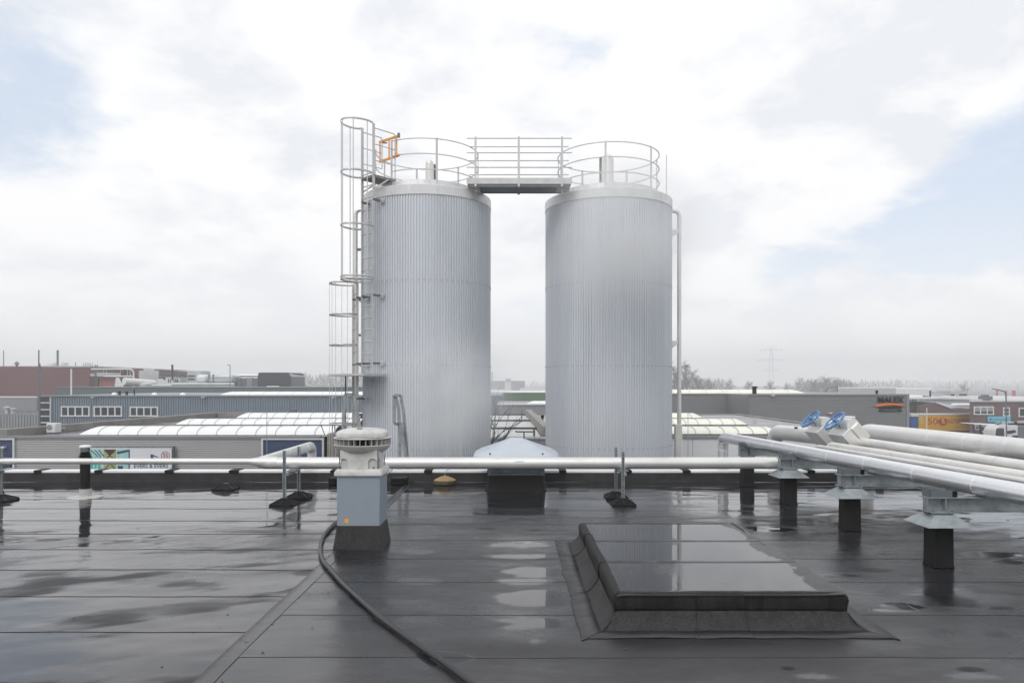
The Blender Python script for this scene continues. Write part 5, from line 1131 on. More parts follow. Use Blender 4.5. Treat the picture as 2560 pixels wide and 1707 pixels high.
c.bar(PT(2093.5, 984, 90), PT(2093.5, 966, 90), .08, .08); c.bar(PT(2066, 984, 90), PT(2066, 975, 90), .08, .08); simple('roof_frame', 'thin sagging wire frame on the roof left of the pale hall', 'roof frame', c, 'galv_dark', smooth=0)
# white edged hall, gabled brick hall
D5 = 138.0
wh = thing('white_edged_hall', 'pale hall with a bright white roof edge and an olive panel behind the lorry trailer', 'hall', (PX(2370, D5), D5, -7))
c = MB(); c.box(PX(2273, D5), PX(2470, D5), D5, D5+30, -7, PZ(997, D5)); c.build('wall', M['lightbox'], wh, smooth=0)
c = MB(); c.box(PX(2268, D5), PX(2462, D5), D5-.5, D5+30.2, PZ(997, D5), PZ(992, D5)); c.build('roof_edge', M['far_white'], wh, smooth=0)
c = MB(); c.box(PX(2280, D5), PX(2292, D5), D5-.1, D5+.1, -7, PZ(997, D5)); c.build('olive_panel', M['olive'], wh, smooth=0)
c = MB(); c.box(PX(2271, D5), PX(2280, D5), D5-.1, D5+.1, -7, PZ(1012, D5)); c.build('grey_panel', M['greywall'], wh, smooth=0)
c = MB(); c.box(PX(2292, D5), PX(2295, D5), D5-.2, D5+.1, -7, PZ(997, D5)); c.build('downpipe', M['far_white'], wh, smooth=0)
gb_ = thing('gabled_brick_hall', 'brown brick hall with a shallow gable above the yellow trailer', 'hall', (PX(2336, 126), 126, -7)); d = 126
c = MB(); c.prism([(PX(2298, d), -7), (PX(2298, d), PZ(1016, d)), (PX(2336, d), PZ(1006, d)), (PX(2378, d), PZ(1021.5, d)), (PX(2378, d), -7)], d, d+.5); c.build('gable_wall', M['brick'], gb_, smooth=0)
c = MB(); c.box(PX(2378, d), PX(2440, d), d+.2, d+6, -7, PZ(1022, d)); c.build('side_wall', M['brick'], gb_, smooth=0)
c = MB(); c.add([(PX(2336, d), d-.1, PZ(1006, d)+.03), (PX(2378, d), d-.1, PZ(1021.5, d)+.03), (PX(2440, d), d+3, PZ(1021.5, d)), (PX(2440, d), d+12, PZ(1007, d)), (PX(2350, d), d+12, PZ(1006, d)+.1)], [(0, 1, 2, 3, 4)]); c.build('roof_slope', M['roofgrey'], gb_, smooth=0, fix=False)
c = MB(); c.box(PX(2335.4, d), PX(2336.4, d), d-.06, d, -1, PZ(1007, d)); c.build('downpipe', M['greywall'], gb_, smooth=0)
c = MB(); c.bar(PT(2385, 1012, 127), PT(2440, 1012, 131), 1.1, .55); simple('roof_light', 'bright white roof light on the grey slope of the gabled hall', 'roof light', c, 'poly', bevel=.2)
# trailer
DT = 114.0
tr = thing('lorry_trailer', 'yellow curtain sided lorry trailer with a blue front and red print', 'trailer', (PX(2350, DT), DT, -7)); XT = lambda px: PX(px, DT); ZT = lambda py: PZ(py, DT)
c = MB(); c.box(XT(2296.5), XT(2470), DT, DT+2.5, ZT(1076), ZT(1037.5)); c.build('curtain', M['yellow'], tr, smooth=0)
c = MB(); c.box(XT(2278), XT(2296), DT, DT+2.5, ZT(1070), ZT(1041)); c.build('headboard', M['trailblue'], tr, smooth=0)
c = MB(); c.box(XT(2277.5), XT(2470), DT-.06, DT+2.56, ZT(1037.5), ZT(1034.5)); c.box(XT(2278), XT(2296), DT-.06, DT+2.5, ZT(1041), ZT(1037.4)); c.build('roof_rail', M['far_white'], tr, smooth=0)
c = MB(); c.box(XT(2280), XT(2470), DT+.3, DT+2.2, ZT(1080), ZT(1076)); c.build('chassis', M['black'], tr, smooth=0)
for px in (2298, 2400, 2416): c = MB(); c.tube([(XT(px), DT+.05, -6.5), (XT(px), DT+.4, -6.5)], .5, 18); c.build('wheel', M['tyre'], tr)
ROT = (R(90), 0, 0)
text('50', 1.45, (XT(2331.5), DT-.03, ZT(1053.5)), ROT, M['redprint'], tr, 'print', .004, 1.55)
text('ALLITCENTRAAL', .85, (XT(2396), DT-.03, ZT(1052.5)), ROT, M['redprint'], tr, 'print', .004, 3.5, shear=.25, offset=.02)
c = MB(); c.prism([(XT(2341), ZT(1054)), (XT(2353), ZT(1044)), (XT(2368), ZT(1047)), (XT(2366), ZT(1062)), (XT(2354), ZT(1064))], DT-.03, DT-.02); c.build('emblem', M['redprint'], tr, smooth=0)
c = MB(); c.prism([(XT(2353), ZT(1046)), (XT(2359), ZT(1046)), (XT(2363), ZT(1059)), (XT(2355), ZT(1058))], DT-.045, DT-.032); c.build('emblem', M['yellow'], tr, smooth=0)
for k, py in enumerate((1042, 1050, 1056)): c = MB(); c.box(XT(2301), XT(2307), DT-.03, DT-.01, ZT(py+3), ZT(py)); c.build('print_mark', M['mint'], tr, smooth=0)
# cars in front of the trailer
def car(name, px, d, m, label):
    x = PX(px, d); t = thing(name, label, 'car', (x, d, -7), 'cars parked below the trailer'); Lc = 2.15
    pr = [(-Lc, .35), (-Lc, .78), (-Lc+.15, .92), (-1.05, 1.0), (.95, 1.02), (1.75, .95), (Lc, .78), (Lc, .35)]
    MB().prism([(x+a, -7+b) for a, b in pr], d-.88, d+.88).build('body', M[m], t, bevel=.08)
    cb = [(-1.35, .98), (-.75, 1.44), (.45, 1.47), (1.25, 1.0)]
    MB().loft([[(x+a, d-.80, -7+b) for a, b in cb] if False else [(x-1.3, d-.8, -6.0), (x+1.25, d-.8, -6.0), (x+1.25, d+.8, -6.0), (x-1.3, d+.8, -6.0)], [(x-.75, d-.66, -5.55), (x+.5, d-.66, -5.55), (x+.5, d+.66, -5.55), (x-.75, d+.66, -5.55)]]).build('windows', M['carglass'], t, smooth=0)
    MB().box(x-.77, x+.52, d-.68, d+.68, -5.555, -5.52).build('roof', M[m], t, bevel=.015)
    for sx in (-1.3, 1.35):
        for sy in (-.84, .84): MB().tube([(x+sx, d+sy-.1, -6.68), (x+sx, d+sy+.1, -6.68)], .32, 16).build('wheel', M['tyre'], t)
    for sx in (-2.1, 2.1): MB().box(x+sx-.05, x+sx+.06, d-.7, d-.4, -6.3, -6.15).build('headlight', M['far_white'], t)
    return t
car('parked_car', 2335, 107, 'carsilver', 'silver car, roof just showing over the fat pipe, below the red number on the trailer')
car('parked_car', 2392, 106, 'cardark', 'dark car, roof just showing over the fat pipe, below the trailer lettering')
# brown brick office
DB = 104.0
ob = thing('brick_office', 'two storey brown brick office with white windows at the right edge', 'office', (PX(2500, DB), DB, -7))
XB = lambda px: PX(px, DB); ZB = lambda py: PZ(py, DB)
c = MB(); c.prism([(XB(2424), DB), (XB(2680), DB), (XB(2680)*1.1346, DB+14), (XB(2424)*1.1346, DB+14)], -7, ZB(1004.5), 'z'); c.build('wall', M['brick'], ob, smooth=0)
c = MB(); c.prism([(XB(2423), DB-.12), (XB(2682), DB-.12), (XB(2682)*1.1346, DB+14), (XB(2423)*1.1346, DB+14)], ZB(1004.5), ZB(1002.2), 'z'); c.build('roof_edge', M['lightbox'], ob, smooth=0)
windows(ob, DB, 2434, 2484, 1015.5, 1036.5, 3, .14, blind=.62); windows(ob, DB, 2507, 2524, 1018, 1040, 1, .14); windows(ob, DB, 2546, 2590, 1019, 1042, 2, .14)
windows(ob, DB, 2450, 2470, 1060, 1080, 1, .16, blind=.4); windows(ob, DB, 2436, 2448, 1060, 1074, 1, .1, blind=.5); windows(ob, DB, 2474, 2486, 1062, 1081, 1, .1)
for px in (2515, 2568): q = MB(); q.box(XB(px-8), XB(px+8), DB-.09, DB-.02, ZB(1030), ZB(1028.6)); q.build('transom', M['frame'], ob, smooth=0)
c = MB(); c.box(XB(2467), XB(2523), DB-.30, DB-.08, ZB(1054.5), ZB(1040.5)); sg = c.build('wall_sign', M['cyan'], ob, smooth=0)
c = MB(); c.box(XB(2471), XB(2475), DB-.32, DB-.30, ZB(1050.5), ZB(1045)); 
for k in range(11): a = 2478+3.7*k; h = (2.2, 1.6, 2.6)[k % 3]; c.box(XB(a), XB(a+2.4), DB-.32, DB-.30, ZB(1049.5), ZB(1049.5-h))
tag(c.build('sign_print', M['bluedoor'], sg, smooth=0), kind='stuff')
c = MB(); c.box(PX(2455, 106), PX(2600, 106), 106, 116, PZ(1001, 106), PZ(997.5, 106)); c.box(PX(2482, 107), PX(2600, 107), 107, 116, PZ(997, 107), PZ(992, 107)); c.build('penthouse', M['far_white'], ob, smooth=0)
c = MB(); c.box(PX(2462, 105.5), PX(2482, 105.5), 105.5, 107, PZ(999, 105), PZ(990.5, 105)); c.box(PX(2468, 105.5), PX(2473, 105.5), 105.5, 107, PZ(992, 105), PZ(987, 105)); c.build('roof_plant', M['darkbox2'], ob, smooth=0)
cn = thing('canopy', 'white flat canopy on raked legs in front of the brick office', 'canopy', (PX(2466, 100), 100, -7)); X1 = lambda px: PX(px, 100); Z1 = lambda py: PZ(py, 100)
c = MB(); c.prism([(X1(2411), Z1(1057.5)), (X1(2414), Z1(1056.8)), (X1(2512), Z1(1060.5)), (X1(2512), Z1(1062.5)), (X1(2414), Z1(1058.5))], 96, 101); c.build('canopy_roof', M['far_white'], cn, smooth=0)
for a, b, m in ((2416, 2424, 'brick'), (2433, 2437, 'darkbox'), (2476, 2470, 'darkbox'), (2488, 2484, 'brick'), (2449, 2449, 'far_white')): c = MB(); c.bar((X1(a), 98.5, Z1(1060)), (X1(b), 98.5, -7), .22, .22); c.build('leg', M[m], cn, smooth=0)
car('parked_car', 2440, 99, 'carred', 'red car half hidden under the white canopy')
# white crane lorry
DL = 92.0
lr = thing('crane_lorry', 'white lorry cab with a crane arm laid over its roof at the right edge', 'lorry', (PX(2540, DL), DL, -7)); XL = lambda px: PX(px, DL); ZL = lambda py: PZ(py, DL)
c = MB(); c.prism([(XL(2487), -6.4), (XL(2487), ZL(1079)), (XL(2491), ZL(1070)), (XL(2499), ZL(1063)), (XL(2545), ZL(1063)), (XL(2545), -6.4)], DL, DL+2.3); c.build('cab', M['lorry'], lr, bevel=.08)
c = MB(); c.prism([(XL(2488.5), ZL(1090)), (XL(2489.5), ZL(1076)), (XL(2492), ZL(1070)), (XL(2509), ZL(1070)), (XL(2511), ZL(1090))], DL-.03, DL+.02); c.build('windscreen', M['glass'], lr, smooth=0)
c = MB(); c.prism([(XL(2516), ZL(1084)), (XL(2517), ZL(1077)), (XL(2537), ZL(1074)), (XL(2541), ZL(1080)), (XL(2526), ZL(1084.5))], DL-.03, DL+.02); c.build('side_window', M['carglass'], lr, smooth=0)
c = MB(); c.box(XL(2531), XL(2544), DL-.04, DL+.02, ZL(1098), ZL(1088)); c.build('grille', M['black'], lr, smooth=0)
c = MB(); c.box(XL(2545.5), XL(2600), DL+.1, DL+2.2, -6.2, ZL(1066)); c.build('load_body', M['darkbox2'], lr, smooth=0)
c = MB(); c.bar((XL(2504), DL+1, ZL(1061)), (XL(2600), DL+1, ZL(1055)), .5, .38); c.build('crane_arm', M['duct'], lr, smooth=0)
c = MB(); c.bar((XL(2530), DL+.9, ZL(1061.5)), (XL(2600), DL+.9, ZL(1060.5)), .35, .3); c.box(XL(2546), XL(2553), DL+.7, DL+1.4, ZL(1066), ZL(1054)); c.build('crane_base', M['black'], lr, smooth=0)
MB().tube(fillet([(XL(2500), DL+.6, ZL(1072)), (XL(2502), DL+.6, ZL(1061)), (XL(2512), DL+.6, ZL(1056))], .4, 4), .06, 6).build('crane_hose', M['black'], lr)
for px in (2500, 2560): c = MB(); c.tube([(XL(px), DL+.0, -6.5), (XL(px), DL+.35, -6.5)], .5, 18); c.build('wheel', M['tyre'], lr)
# flags, lamp post, roof clutter
for k, (px, w, lb) in enumerate(((2493, 5, 'narrowest pink flag, leftmost beyond the office roof'), (2516, 6, 'pink flag behind the street lamp arm'), (2535, 9, 'widest pink flag, rightmost beyond the office roof'))):
    d = 220; t = thing('flag', lb, 'flag', (PX(px, d), d, -7), 'pink flags in the haze')
    MB().tube([(PX(px-w/2, d), d, -7), (PX(px-w/2, d), d, PZ(974, d))], .07, 6).build('pole', M['galv'], t)
    n = 9; V = []
    for i in range(n): a = i/(n-1); V += [(PX(px-w/2+w*a, d), d+.15*math.sin(a*7+k), PZ(976, d)), (PX(px-w/2+w*a, d), d+.15*math.sin(a*7+k), PZ(991.5, d))]
    MB().add(V, [(2*i, 2*i+1, 2*i+3, 2*i+2) for i in range(n-1)]).build('cloth', M['flag'], t)
st_ = thing('street_lamp', 'grey street lamp with a long arm in front of the brick office', 'street lamp', (PX(2517, 88), 88, -7))
MB().tube(fillet([(PX(2517, 88), 88, -7), (PX(2515, 88), 88, PZ(979, 88)), (PX(2492, 88), 88, PZ(973.5, 88))], .5, 5), .075, 8).build('pole', M['galv_dark'], st_); MB().bar(PT(2492, 973.5, 88), PT(2480, 971.5, 88), .16, .10).build('lamp_head', M['galv_dark'], st_)
for nm, lb, px0, px1, py0, py1, d, m in (('roof_plant', 'mauve roof plant box above the white edged hall', 2359, 2376, 980, 987, 150, 'roofgrey'), ('roof_plant', 'pale roof plant house with dark window bands above the white edged hall', 2375, 2420, 977, 992, 152, 'lightbox')):
    t = thing(nm, lb, 'roof plant', (PX(px0, d), d, 0), 'plant on the white edged hall'); MB().box(PX(px0, d), PX(px1, d), d, d+5, PZ(993, d), PZ(py0, d)).build('casing', M[m], t, smooth=0)
    if px1 > 2400: 
        for a, b in ((2377, 2386), (2398, 2417)): MB().box(PX(a, d), PX(b, d), d-.05, d+.05, PZ(990, d), PZ(984.5, d)).build('window', M['glass'], t, smooth=0)
c = MB(); c.tube([(PX(2325.5, 140), 140, PZ(993, 140)), (PX(2325.5, 140), 140, PZ(976, 140))], .16, 8); c.tube([(PX(2329, 140), 140, PZ(992, 140)), (PX(2307, 140), 140, PZ(990, 140))], .12, 6); simple('flue', 'tall black flue on the white edged hall', 'flue', c, 'black')
vt = thing('roof_vents', 'row of five small pale vents on the white edged hall', 'vents', (PX(2340, 141), 141, 0))
for px in (2333, 2338, 2342, 2347, 2352): MB().lathe([(.13, PZ(993, 141)), (.13, PZ(987, 141)), (.2, PZ(986.5, 141)), (.18, PZ(984.5, 141))], PX(px, 141), 141, 8).build('vent', M['duct'], vt)
for px, py0, lb in ((2317, 1030, 'thin white post beside the blue trailer front, standing before the trailer'), (2449.5, 1062, 'thin pale post under the white canopy')):
    c = MB(); c.tube([(PX(px, 100), 100, -7), (PX(px, 100), 100, PZ(py0-11, 100))], .06, 6); 
    if px < 2400: simple('thin_post', lb, 'post', c, 'far_white')
# masts and poles, left
for px, py, d, r_, lb in ((9, 876, 162, .09, 'thin mast on the maroon hall at the left edge'), (97, 875, 74, .06, 'tall thin grey mast in front of the maroon hall, thicker below'), (178, 922, 78, .08, 'short white pole in front of the maroon wall'), (145, 875, 165, .16, 'double lattice mast on the maroon hall roof'), (189, 905, 165, .08, 'short thin mast on the maroon hall roof right of the lattice mast'), (575, 912, 120, .06, 'thin lamp mast over the rounded pale tank'), (444, 925, 128, .06, 'thin rod right of the black stack')):
    c = MB(); c.tube([(PX(px, d), d, -7 if d < 150 else PZ(919, d)), (PX(px, d), d, PZ(py, d))], r_, 6)
    if px == 97: c.tube([(PX(98.5, d), d, -7), (PX(98.5, d), d, PZ(909, d))], .11, 8)
    if px == 145: c.tube([(PX(142.5, d), d, PZ(919, d)), (PX(142.5, d), d, PZ(876, d))], .1, 6)
    if px == 575: c.bar(PT(575, 912, d), PT(569, 912.5, d), .12, .1)
    simple('mast', lb, 'mast', c, 'galv_dark' if px != 178 else 'far_white')
c = MB(); c.lathe([(.25, PZ(918, 160)), (.25, PZ(911, 160)), (.6, PZ(910, 160)), (.35, PZ(906, 160)), (.1, PZ(903, 160))], PX(42, 161), 161, 10); simple('roof_cowl', 'small dark roof cowl on the edge of the maroon hall', 'roof cowl', c, 'darkbox2')
c = MB(); c.tube([PT(1230, 957, 430), PT(1230, 930, 430)], .35, 6); simple('mast', 'faint mast in the haze between the tanks', 'mast', c, 'pylon')

# ---------------------------------------------------------------- bare trees
def tree_mesh(seed, h, depth, tips=True, spread=.55, sides=3, thin=.011, k3=3, up=.16):
    r = random.Random(seed); V = []; Fc = []
    def seg(a, b, ra, rb_):
        d = (b-a).normalized(); u = d.orthogonal().normalized(); w = d.cross(u); o = len(V)
        for p, rr in ((a, ra), (b, rb_)):
            for k in range(sides): t = 2*math.pi*k/sides; V.append(p+(u*math.cos(t)+w*math.sin(t))*rr)
        for k in range(sides): l = (k+1) % sides; Fc.append((o+k, o+l, o+sides+l, o+sides+k))
    def grow(a, d, ln, ra, lv):
        m = a + d*ln*.5 + Vector((r.uniform(-1, 1), r.uniform(-1, 1), r.uniform(-.3, .6)))*ln*.06; b = m + (d+Vector((r.uniform(-1, 1), r.uniform(-1, 1), r.uniform(-.2, .7)))*.16).normalized()*ln*.5
        seg(a, m, ra, ra*.85); seg(m, b, ra*.85, ra*.68)
        if lv == 0: return
        for k in range(k3 if lv > 1 else k3+1):
            ax_ = Vector((r.gauss(0, 1), r.gauss(0, 1), r.gauss(0, .4) + .25)); nd = (d + ax_.normalized()*spread*r.uniform(.7, 1.35) + Vector((0, 0, up))).normalized()
            grow(m.lerp(b, r.uniform(.1, 1)), nd, ln*r.uniform(.6, .86), max(ra*.60, thin), lv-1)
    tr_ = h*.20; seg(Vector((0, 0, 0)), Vector((0, 0, tr_)), h*.020, h*.017)
    nt_ = len(V); grow(Vector((0, 0, tr_)), Vector((0, 0, 1)), h*.26, h*.016, depth)
    for k in range(3): grow(Vector((0, 0, tr_*r.uniform(.8, 1.3))), Vector((r.uniform(-1, 1), r.uniform(-1, 1), .9)).normalized(), h*.23, h*.011, depth-1)
    zmx = max(v.z for v in V); s = h/zmx
    return [v*s for v in V], Fc
def winter_tree(seed, h, thin=.02, nb=15, lv=3):   # leader with many rising side limbs, each breaking up into twigs
    r = random.Random(seed); V = []; Fc = []
    def seg(a, b, ra, rb_):
        d = (b-a).normalized(); u = d.orthogonal().normalized(); w = d.cross(u); o = len(V)
        for p, rr in ((a, ra), (b, rb_)):
            for k in range(3): t = 2*math.pi*k/3; V.append(p+(u*math.cos(t)+w*math.sin(t))*rr)
        for k in range(3): l = (k+1) % 3; Fc.append((o+k, o+l, o+3+l, o+3+k))
    def limb(a, d, ln, ra, n):
        p = a
        for k in range(3):
            d = (d + Vector((r.uniform(-1, 1), r.uniform(-1, 1), r.uniform(-.3, 1.0)))*.14).normalized(); q = p + d*ln/3; seg(p, q, max(ra*(1-.25*k), thin), max(ra*(1-.25*(k+1)), thin*.8))
            if n > 0:
                for j in range(3 if n > 1 else 4):
                    s = d.orthogonal().normalized(); s.rotate(Matrix.Rotation(r.uniform(0, 6.28), 3, d)); nd = (d*.8 + s*r.uniform(.45, .95) + Vector((0, 0, .22))).normalized(); limb(p.lerp(q, r.random()), nd, ln*r.uniform(.34, .58), max(ra*.45, thin), n-1)
            p = q
    p = Vector((0, 0, 0)); d = Vector((0, 0, 1)); hs = [0, .2, .4, .58, .74, .88]; pts = [Vector((r.uniform(-.02, .02)*h*(k > 0), r.uniform(-.02, .02)*h*(k > 0), h*z)) for k, z in enumerate(hs)]
    for k in range(5): seg(pts[k], pts[k+1], h*.018*(1-.17*k), h*.018*(1-.17*(k+1)))
    for k in range(nb):
        z = .14 + .70*k/(nb-1) + r.uniform(-.03, .03); t = k*2.4+r.uniform(-.5, .5); el = R(28+42*z+r.uniform(-10, 14)); ln = h*(.40-.27*abs(z-.30))*r.uniform(.8, 1.1)
        i = max(j for j in range(5) if hs[j] <= z); b = pts[i].lerp(pts[i+1], (z-hs[i])/(hs[i+1]-hs[i])); limb(b, Vector((math.cos(t)*math.cos(el), math.sin(t)*math.cos(el), math.sin(el))), ln, h*.0085*(1.1-z), lv-1)
    zm = sorted(v.z for v in V)[int(len(V)*.995)]
    return [v*(h/zm) for v in V], Fc
def mesh_of(name, vf, m):
    me = bpy.data.meshes.new(name); me.from_pydata([tuple(v) for v in vf[0]], [], vf[1]); me.materials.append(m); return me
def tree(mes, px, d, sc, label, rz, grp='bare trees in the haze'):
    t = thing('bare_tree', label, 'tree', (PX(px, d), d, -7), grp); t.rotation_euler.z = rz; t.scale = (sc[0], sc[0], sc[1])
    o = bpy.data.objects.new('crown', mes); C.objects.link(o); o.parent = t
    c = MB(); c.tube([(0, 0, 0), (0, 0, 2.9)], [.26, .20], 8); me = bpy.data.meshes.new('trunk'); me.from_pydata(c.v, [], c.f); me.materials.append(M['bark']); q = bpy.data.objects.new('trunk', me); C.objects.link(q); q.parent = t
    return t
ta = [mesh_of('crown', winter_tree(11+k, 14, .026), M['twig']) for k in range(3)]
tops = [(1688, 908, 185, 1.25), (1716, 904, 178, 1.35), (1742, 936, 190, 1.3), (1771, 944, 205, 1.3), (1822, 946, 215, 1.4), (1872, 952, 240, 1.4), (1925, 952, 230, 1.4), (1968, 956, 230, 1.2), (2036, 950, 220, 1.5), (2066, 940, 215, 1.7), (2094, 944, 225, 1.5), (2128, 953, 250, 1.6), (2408, 958, 210, 1.5)]
tl = ['tall bare tree half behind the downpipe of the right hand tank', 'tallest bare tree, with a dark nest high in its crown', 'bare tree next right of the one with the nest', 'loose bare tree over the left part of the pale sign hall skylight', 'broad bare tree over the middle of the sign hall skylight',
      'faint bare tree left of the foot of the pylon', 'low bushy bare tree right at the foot of the pylon', 'small bare tree next right of the pylon foot', 'bare tree at the left flank of the dense clump behind the sign hall', 'highest tree of the dense clump behind the sign hall', 'bare tree at the right flank of the dense clump behind the sign hall', 'bare tree over the lettering end of the sign hall', 'dark bare tree behind the roof plant of the white edged hall']
for k, (px, py, d, wsc) in enumerate(tops):
    d *= 1.9; h = PZ(py, d)+7; s = h/14; tree(ta[k % 3], px, d, (s*wsc, s), tl[k], k*1.3)
c = MB(); p = PT(1715.5, 914, 178*1.9); c.lathe([(.2, p.z-.6), (.75, p.z-.2), (.8, p.z+.25), (.3, p.z+.5)], p.x, p.y, 10); simple('bird_nest', 'round dark nest near the top of the tallest bare tree', 'nest', c, 'bark')
# the wood along the horizon reads as one mass
def mass(name, label, spots, seed, m='twig'):
    rr = random.Random(seed); vf = [winter_tree(seed+k, 12, .05, 11, 2) for k in range(3)]; V = []; Fc = []
    A_ = [np.array([tuple(v) for v in q[0]]) for q in vf]; FA = [np.array(q[1]) for q in vf]; off = 0; VV = []; FF = []
    for px, py, d in spots:
        d *= 2.0
        k = rr.randrange(3); h = PZ(py, d)+7; s = h/12; w = s*rr.uniform(1.0, 1.5); t = rr.uniform(0, 6.28); a = A_[k]
        x, y = a[:, 0]*math.cos(t)-a[:, 1]*math.sin(t), a[:, 0]*math.sin(t)+a[:, 1]*math.cos(t)
        VV.append(np.stack([x*w+PX(px, d), y*w+d, a[:, 2]*s-7], 1)); FF.append(FA[k]+off); off += len(a)
    me = bpy.data.meshes.new(name); me.from_pydata(np.vstack(VV).tolist(), [], np.vstack(FF).tolist()); me.materials.append(M[m]); o = bpy.data.objects.new(name, me); C.objects.link(o); return tag(o, label, 'wood', kind='stuff')
sp_ = [(1660+7*k, 946+rnd.uniform(-3, 5), rnd.uniform(225, 270)) for k in range(22)]+[(1990+5.5*k, (952, 947, 944, 948)[k % 4]+rnd.uniform(-3, 4), rnd.uniform(235, 275)) for k in range(24)]+[(2100+8*k, 950+rnd.uniform(-4, 4), rnd.uniform(300, 380)) for k in range(20)]
mass('wood', 'grey bare wood along the horizon at the right', sp_, 60)
sp_ = [(2230+9*k, 953+rnd.uniform(-5, 4), rnd.uniform(420, 620)) for k in range(44)]+[(1212+7*k, 956+rnd.uniform(-5, 3), rnd.uniform(520, 640)) for k in range(26)]
mass('far_wood', 'pale far wood almost lost in the haze', sp_, 70)
sp_ = [(680+6*k, 938+6*math.sin(k*.8)+rnd.uniform(-4, 4), rnd.uniform(290, 350)) for k in range(44)]+[(120+5*k, 908+rnd.uniform(-3, 8), rnd.uniform(300, 340)) for k in range(9)]
mass('left_wood', 'faint bare wood behind the anthracite block and the ladder cage', sp_, 80)
nt_ = thing('bare_tree', 'near bare tree whose twigs show beside the left tank above the stepped roof', 'tree', (-1.35, 21.9, -7))
o = bpy.data.objects.new('crown', mesh_of('crown', tree_mesh(5, 8.6, 6, spread=.6, thin=.006, k3=2, up=.05), M['bark'])); C.objects.link(o); o.parent = nt_; o.scale = (.72, .45, 1)
c = MB(); c.tube([(-1.35, 21.9, -7), (-1.35, 21.9, -5.2)], [.16, .13], 10); c.build('trunk', M['bark'], nt_)

# ---------------------------------------------------------------- pylon
DP = 900.0
py_ = thing('pylon', 'tall electricity pylon fading in the haze', 'pylon', (PX(1928, DP), DP, -7)); XP = lambda a: PX(a, DP); ZP = lambda a: PZ(a, DP)
c = MB()
for sx in (-1, 1):
    for sy in (-1, 1):
        for a, b, wa, wb in ((960, 905, 6.6, 4.2), (905, 868, 4.2, 2.6)): c.bar((XP(1928+sx*wa), DP+sy*1.2, ZP(a) if a != 960 else -7), (XP(1928+sx*wb), DP+sy*1.0, ZP(b)), .16, .16)
c.build('leg', M['pylon'], py_, smooth=0)
c = MB(); yy = 958
while yy > 872:
    w = 2.6+(yy-868)/92*4.0; c.bar((XP(1928-w), DP-1.1, ZP(yy)), (XP(1928+w), DP-1.1, ZP(yy-6)), .08, .08); c.bar((XP(1928+w), DP-1.1, ZP(yy)), (XP(1928-w), DP-1.1, ZP(yy-6)), .08, .08); yy -= 6
c.build('bracing', M['pylon'], py_, smooth=0)
for py, w in ((874.5, 28), (900, 35), (926, 20)):
    c = MB(); c.bar((XP(1928-w), DP, ZP(py)), (XP(1928+w), DP, ZP(py)), .26, .26); c.bar((XP(1928-w), DP, ZP(py)), (XP(1924), DP, ZP(py-4)), .16, .16); c.bar((XP(1928+w), DP, ZP(py)), (XP(1932), DP, ZP(py-4)), .16, .16)
    for s in (-1, 1):
        for f_ in (.5, .95): c.bar((XP(1928+s*w*f_), DP, ZP(py)), (XP(1928+s*w*f_), DP, ZP(py+6)), .16, .16)
    c.build('cross_arm', M['pylon'], py_, smooth=0)

# ---------------------------------------------------------------- damp air and drifting steam
hm = bpy.data.materials.new('damp_air'); hm.use_nodes = True; t = hm.node_tree; t.nodes.clear(); o_ = t.nodes.new('ShaderNodeOutputMaterial'); v_ = t.nodes.new('ShaderNodeVolumePrincipled')
v_.inputs['Color'].default_value = (.985, .99, 1, 1); v_.inputs['Density'].default_value = HAZE; t.links.new(v_.outputs[0], o_.inputs['Volume'])
c = MB(); c.box(-1100, 1100, -60, 1400, -8, 48.5); tag(c.build('haze', hm, smooth=0), kind='stuff')

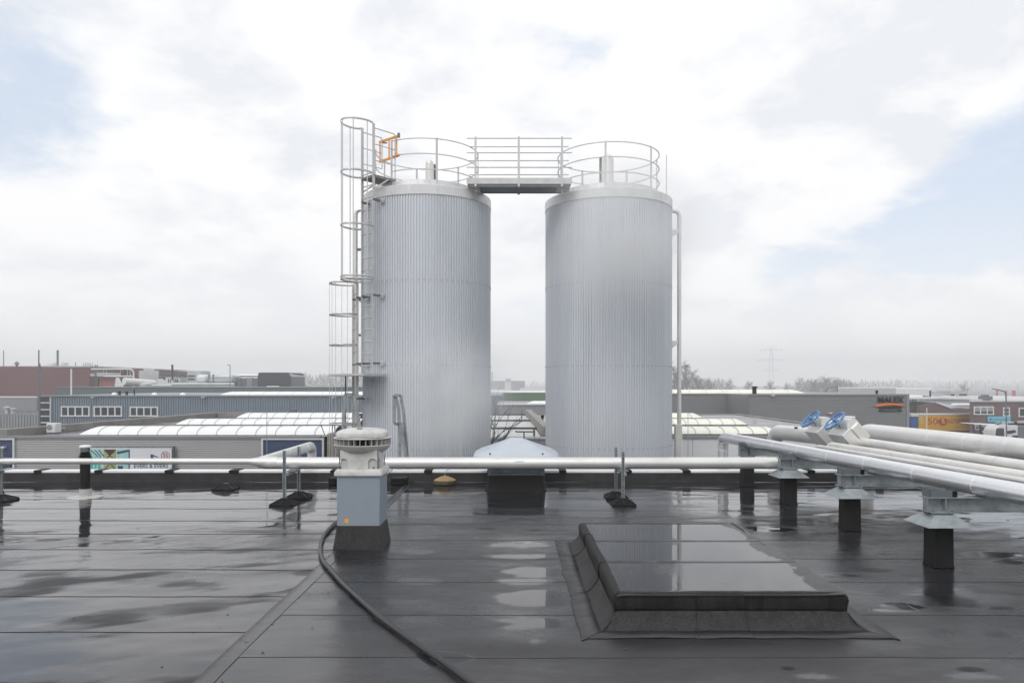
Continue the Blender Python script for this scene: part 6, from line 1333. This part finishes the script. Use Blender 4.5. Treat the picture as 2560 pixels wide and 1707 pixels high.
def plume(cx, cy, cz, rx, ry, rz_, tilt, dens, label, seed):
    m = bpy.data.materials.new('steam'); m.use_nodes = True; t = m.node_tree; t.nodes.clear(); K = t.links.new; nd = t.nodes.new
    o_ = nd('ShaderNodeOutputMaterial'); v_ = nd('ShaderNodeVolumePrincipled'); v_.inputs['Color'].default_value = (.97, .975, .98, 1); K(v_.outputs[0], o_.inputs['Volume'])
    tc = nd('ShaderNodeTexCoord'); ln = nd('ShaderNodeVectorMath'); ln.operation = 'LENGTH'; K(tc.outputs['Object'], ln.inputs[0])
    fo = nd('ShaderNodeMapRange'); fo.interpolation_type = 'SMOOTHSTEP'; K(ln.outputs['Value'], fo.inputs[0]); fo.inputs[1].default_value = 1.0; fo.inputs[2].default_value = .25
    mp = nd('ShaderNodeMapping'); K(tc.outputs['Object'], mp.inputs[0]); mp.inputs['Location'].default_value = (seed, seed*.7, 0); mp.inputs['Scale'].default_value = (.75, .5, .95)
    ns = nd('ShaderNodeTexNoise'); ns.inputs['Scale'].default_value = 1.5; ns.inputs['Detail'].default_value = 4; ns.inputs['Roughness'].default_value = .5; K(mp.outputs[0], ns.inputs['Vector'])
    nr_ = nd('ShaderNodeMapRange'); K(ns.outputs[0], nr_.inputs[0]); nr_.inputs[1].default_value = .26; nr_.inputs[2].default_value = .74; nr_.inputs[4].default_value = dens
    mu = nd('ShaderNodeMath'); mu.operation = 'MULTIPLY'; K(fo.outputs[0], mu.inputs[0]); K(nr_.outputs[0], mu.inputs[1]); K(mu.outputs[0], v_.inputs['Density'])
    c = MB(); n = 24
    c.lathe([(max(.001, math.sin(math.pi*k/12)), -math.cos(math.pi*k/12)) for k in range(13)], 0, 0, n, False)
    o = c.build('steam', m, smooth=0); o.location = (cx, cy, cz); o.scale = (rx, ry, rz_); o.rotation_euler = (0, tilt, 0); tag(o, label, None, None, 'stuff'); return o
plume(PX(1560, 15.9), 15.9, PZ(585, 15.9), 2.4, 1.0, 2.1, R(-30), 1.3, 'thin white steam drifting past the upper right hand tank', 2.3)
plume(PX(1120, 15.9), 15.7, PZ(985, 15.9), 1.75, .95, 1.7, R(-30), 1.35, 'thin white steam rising before the foot of the left tank', 5.1)
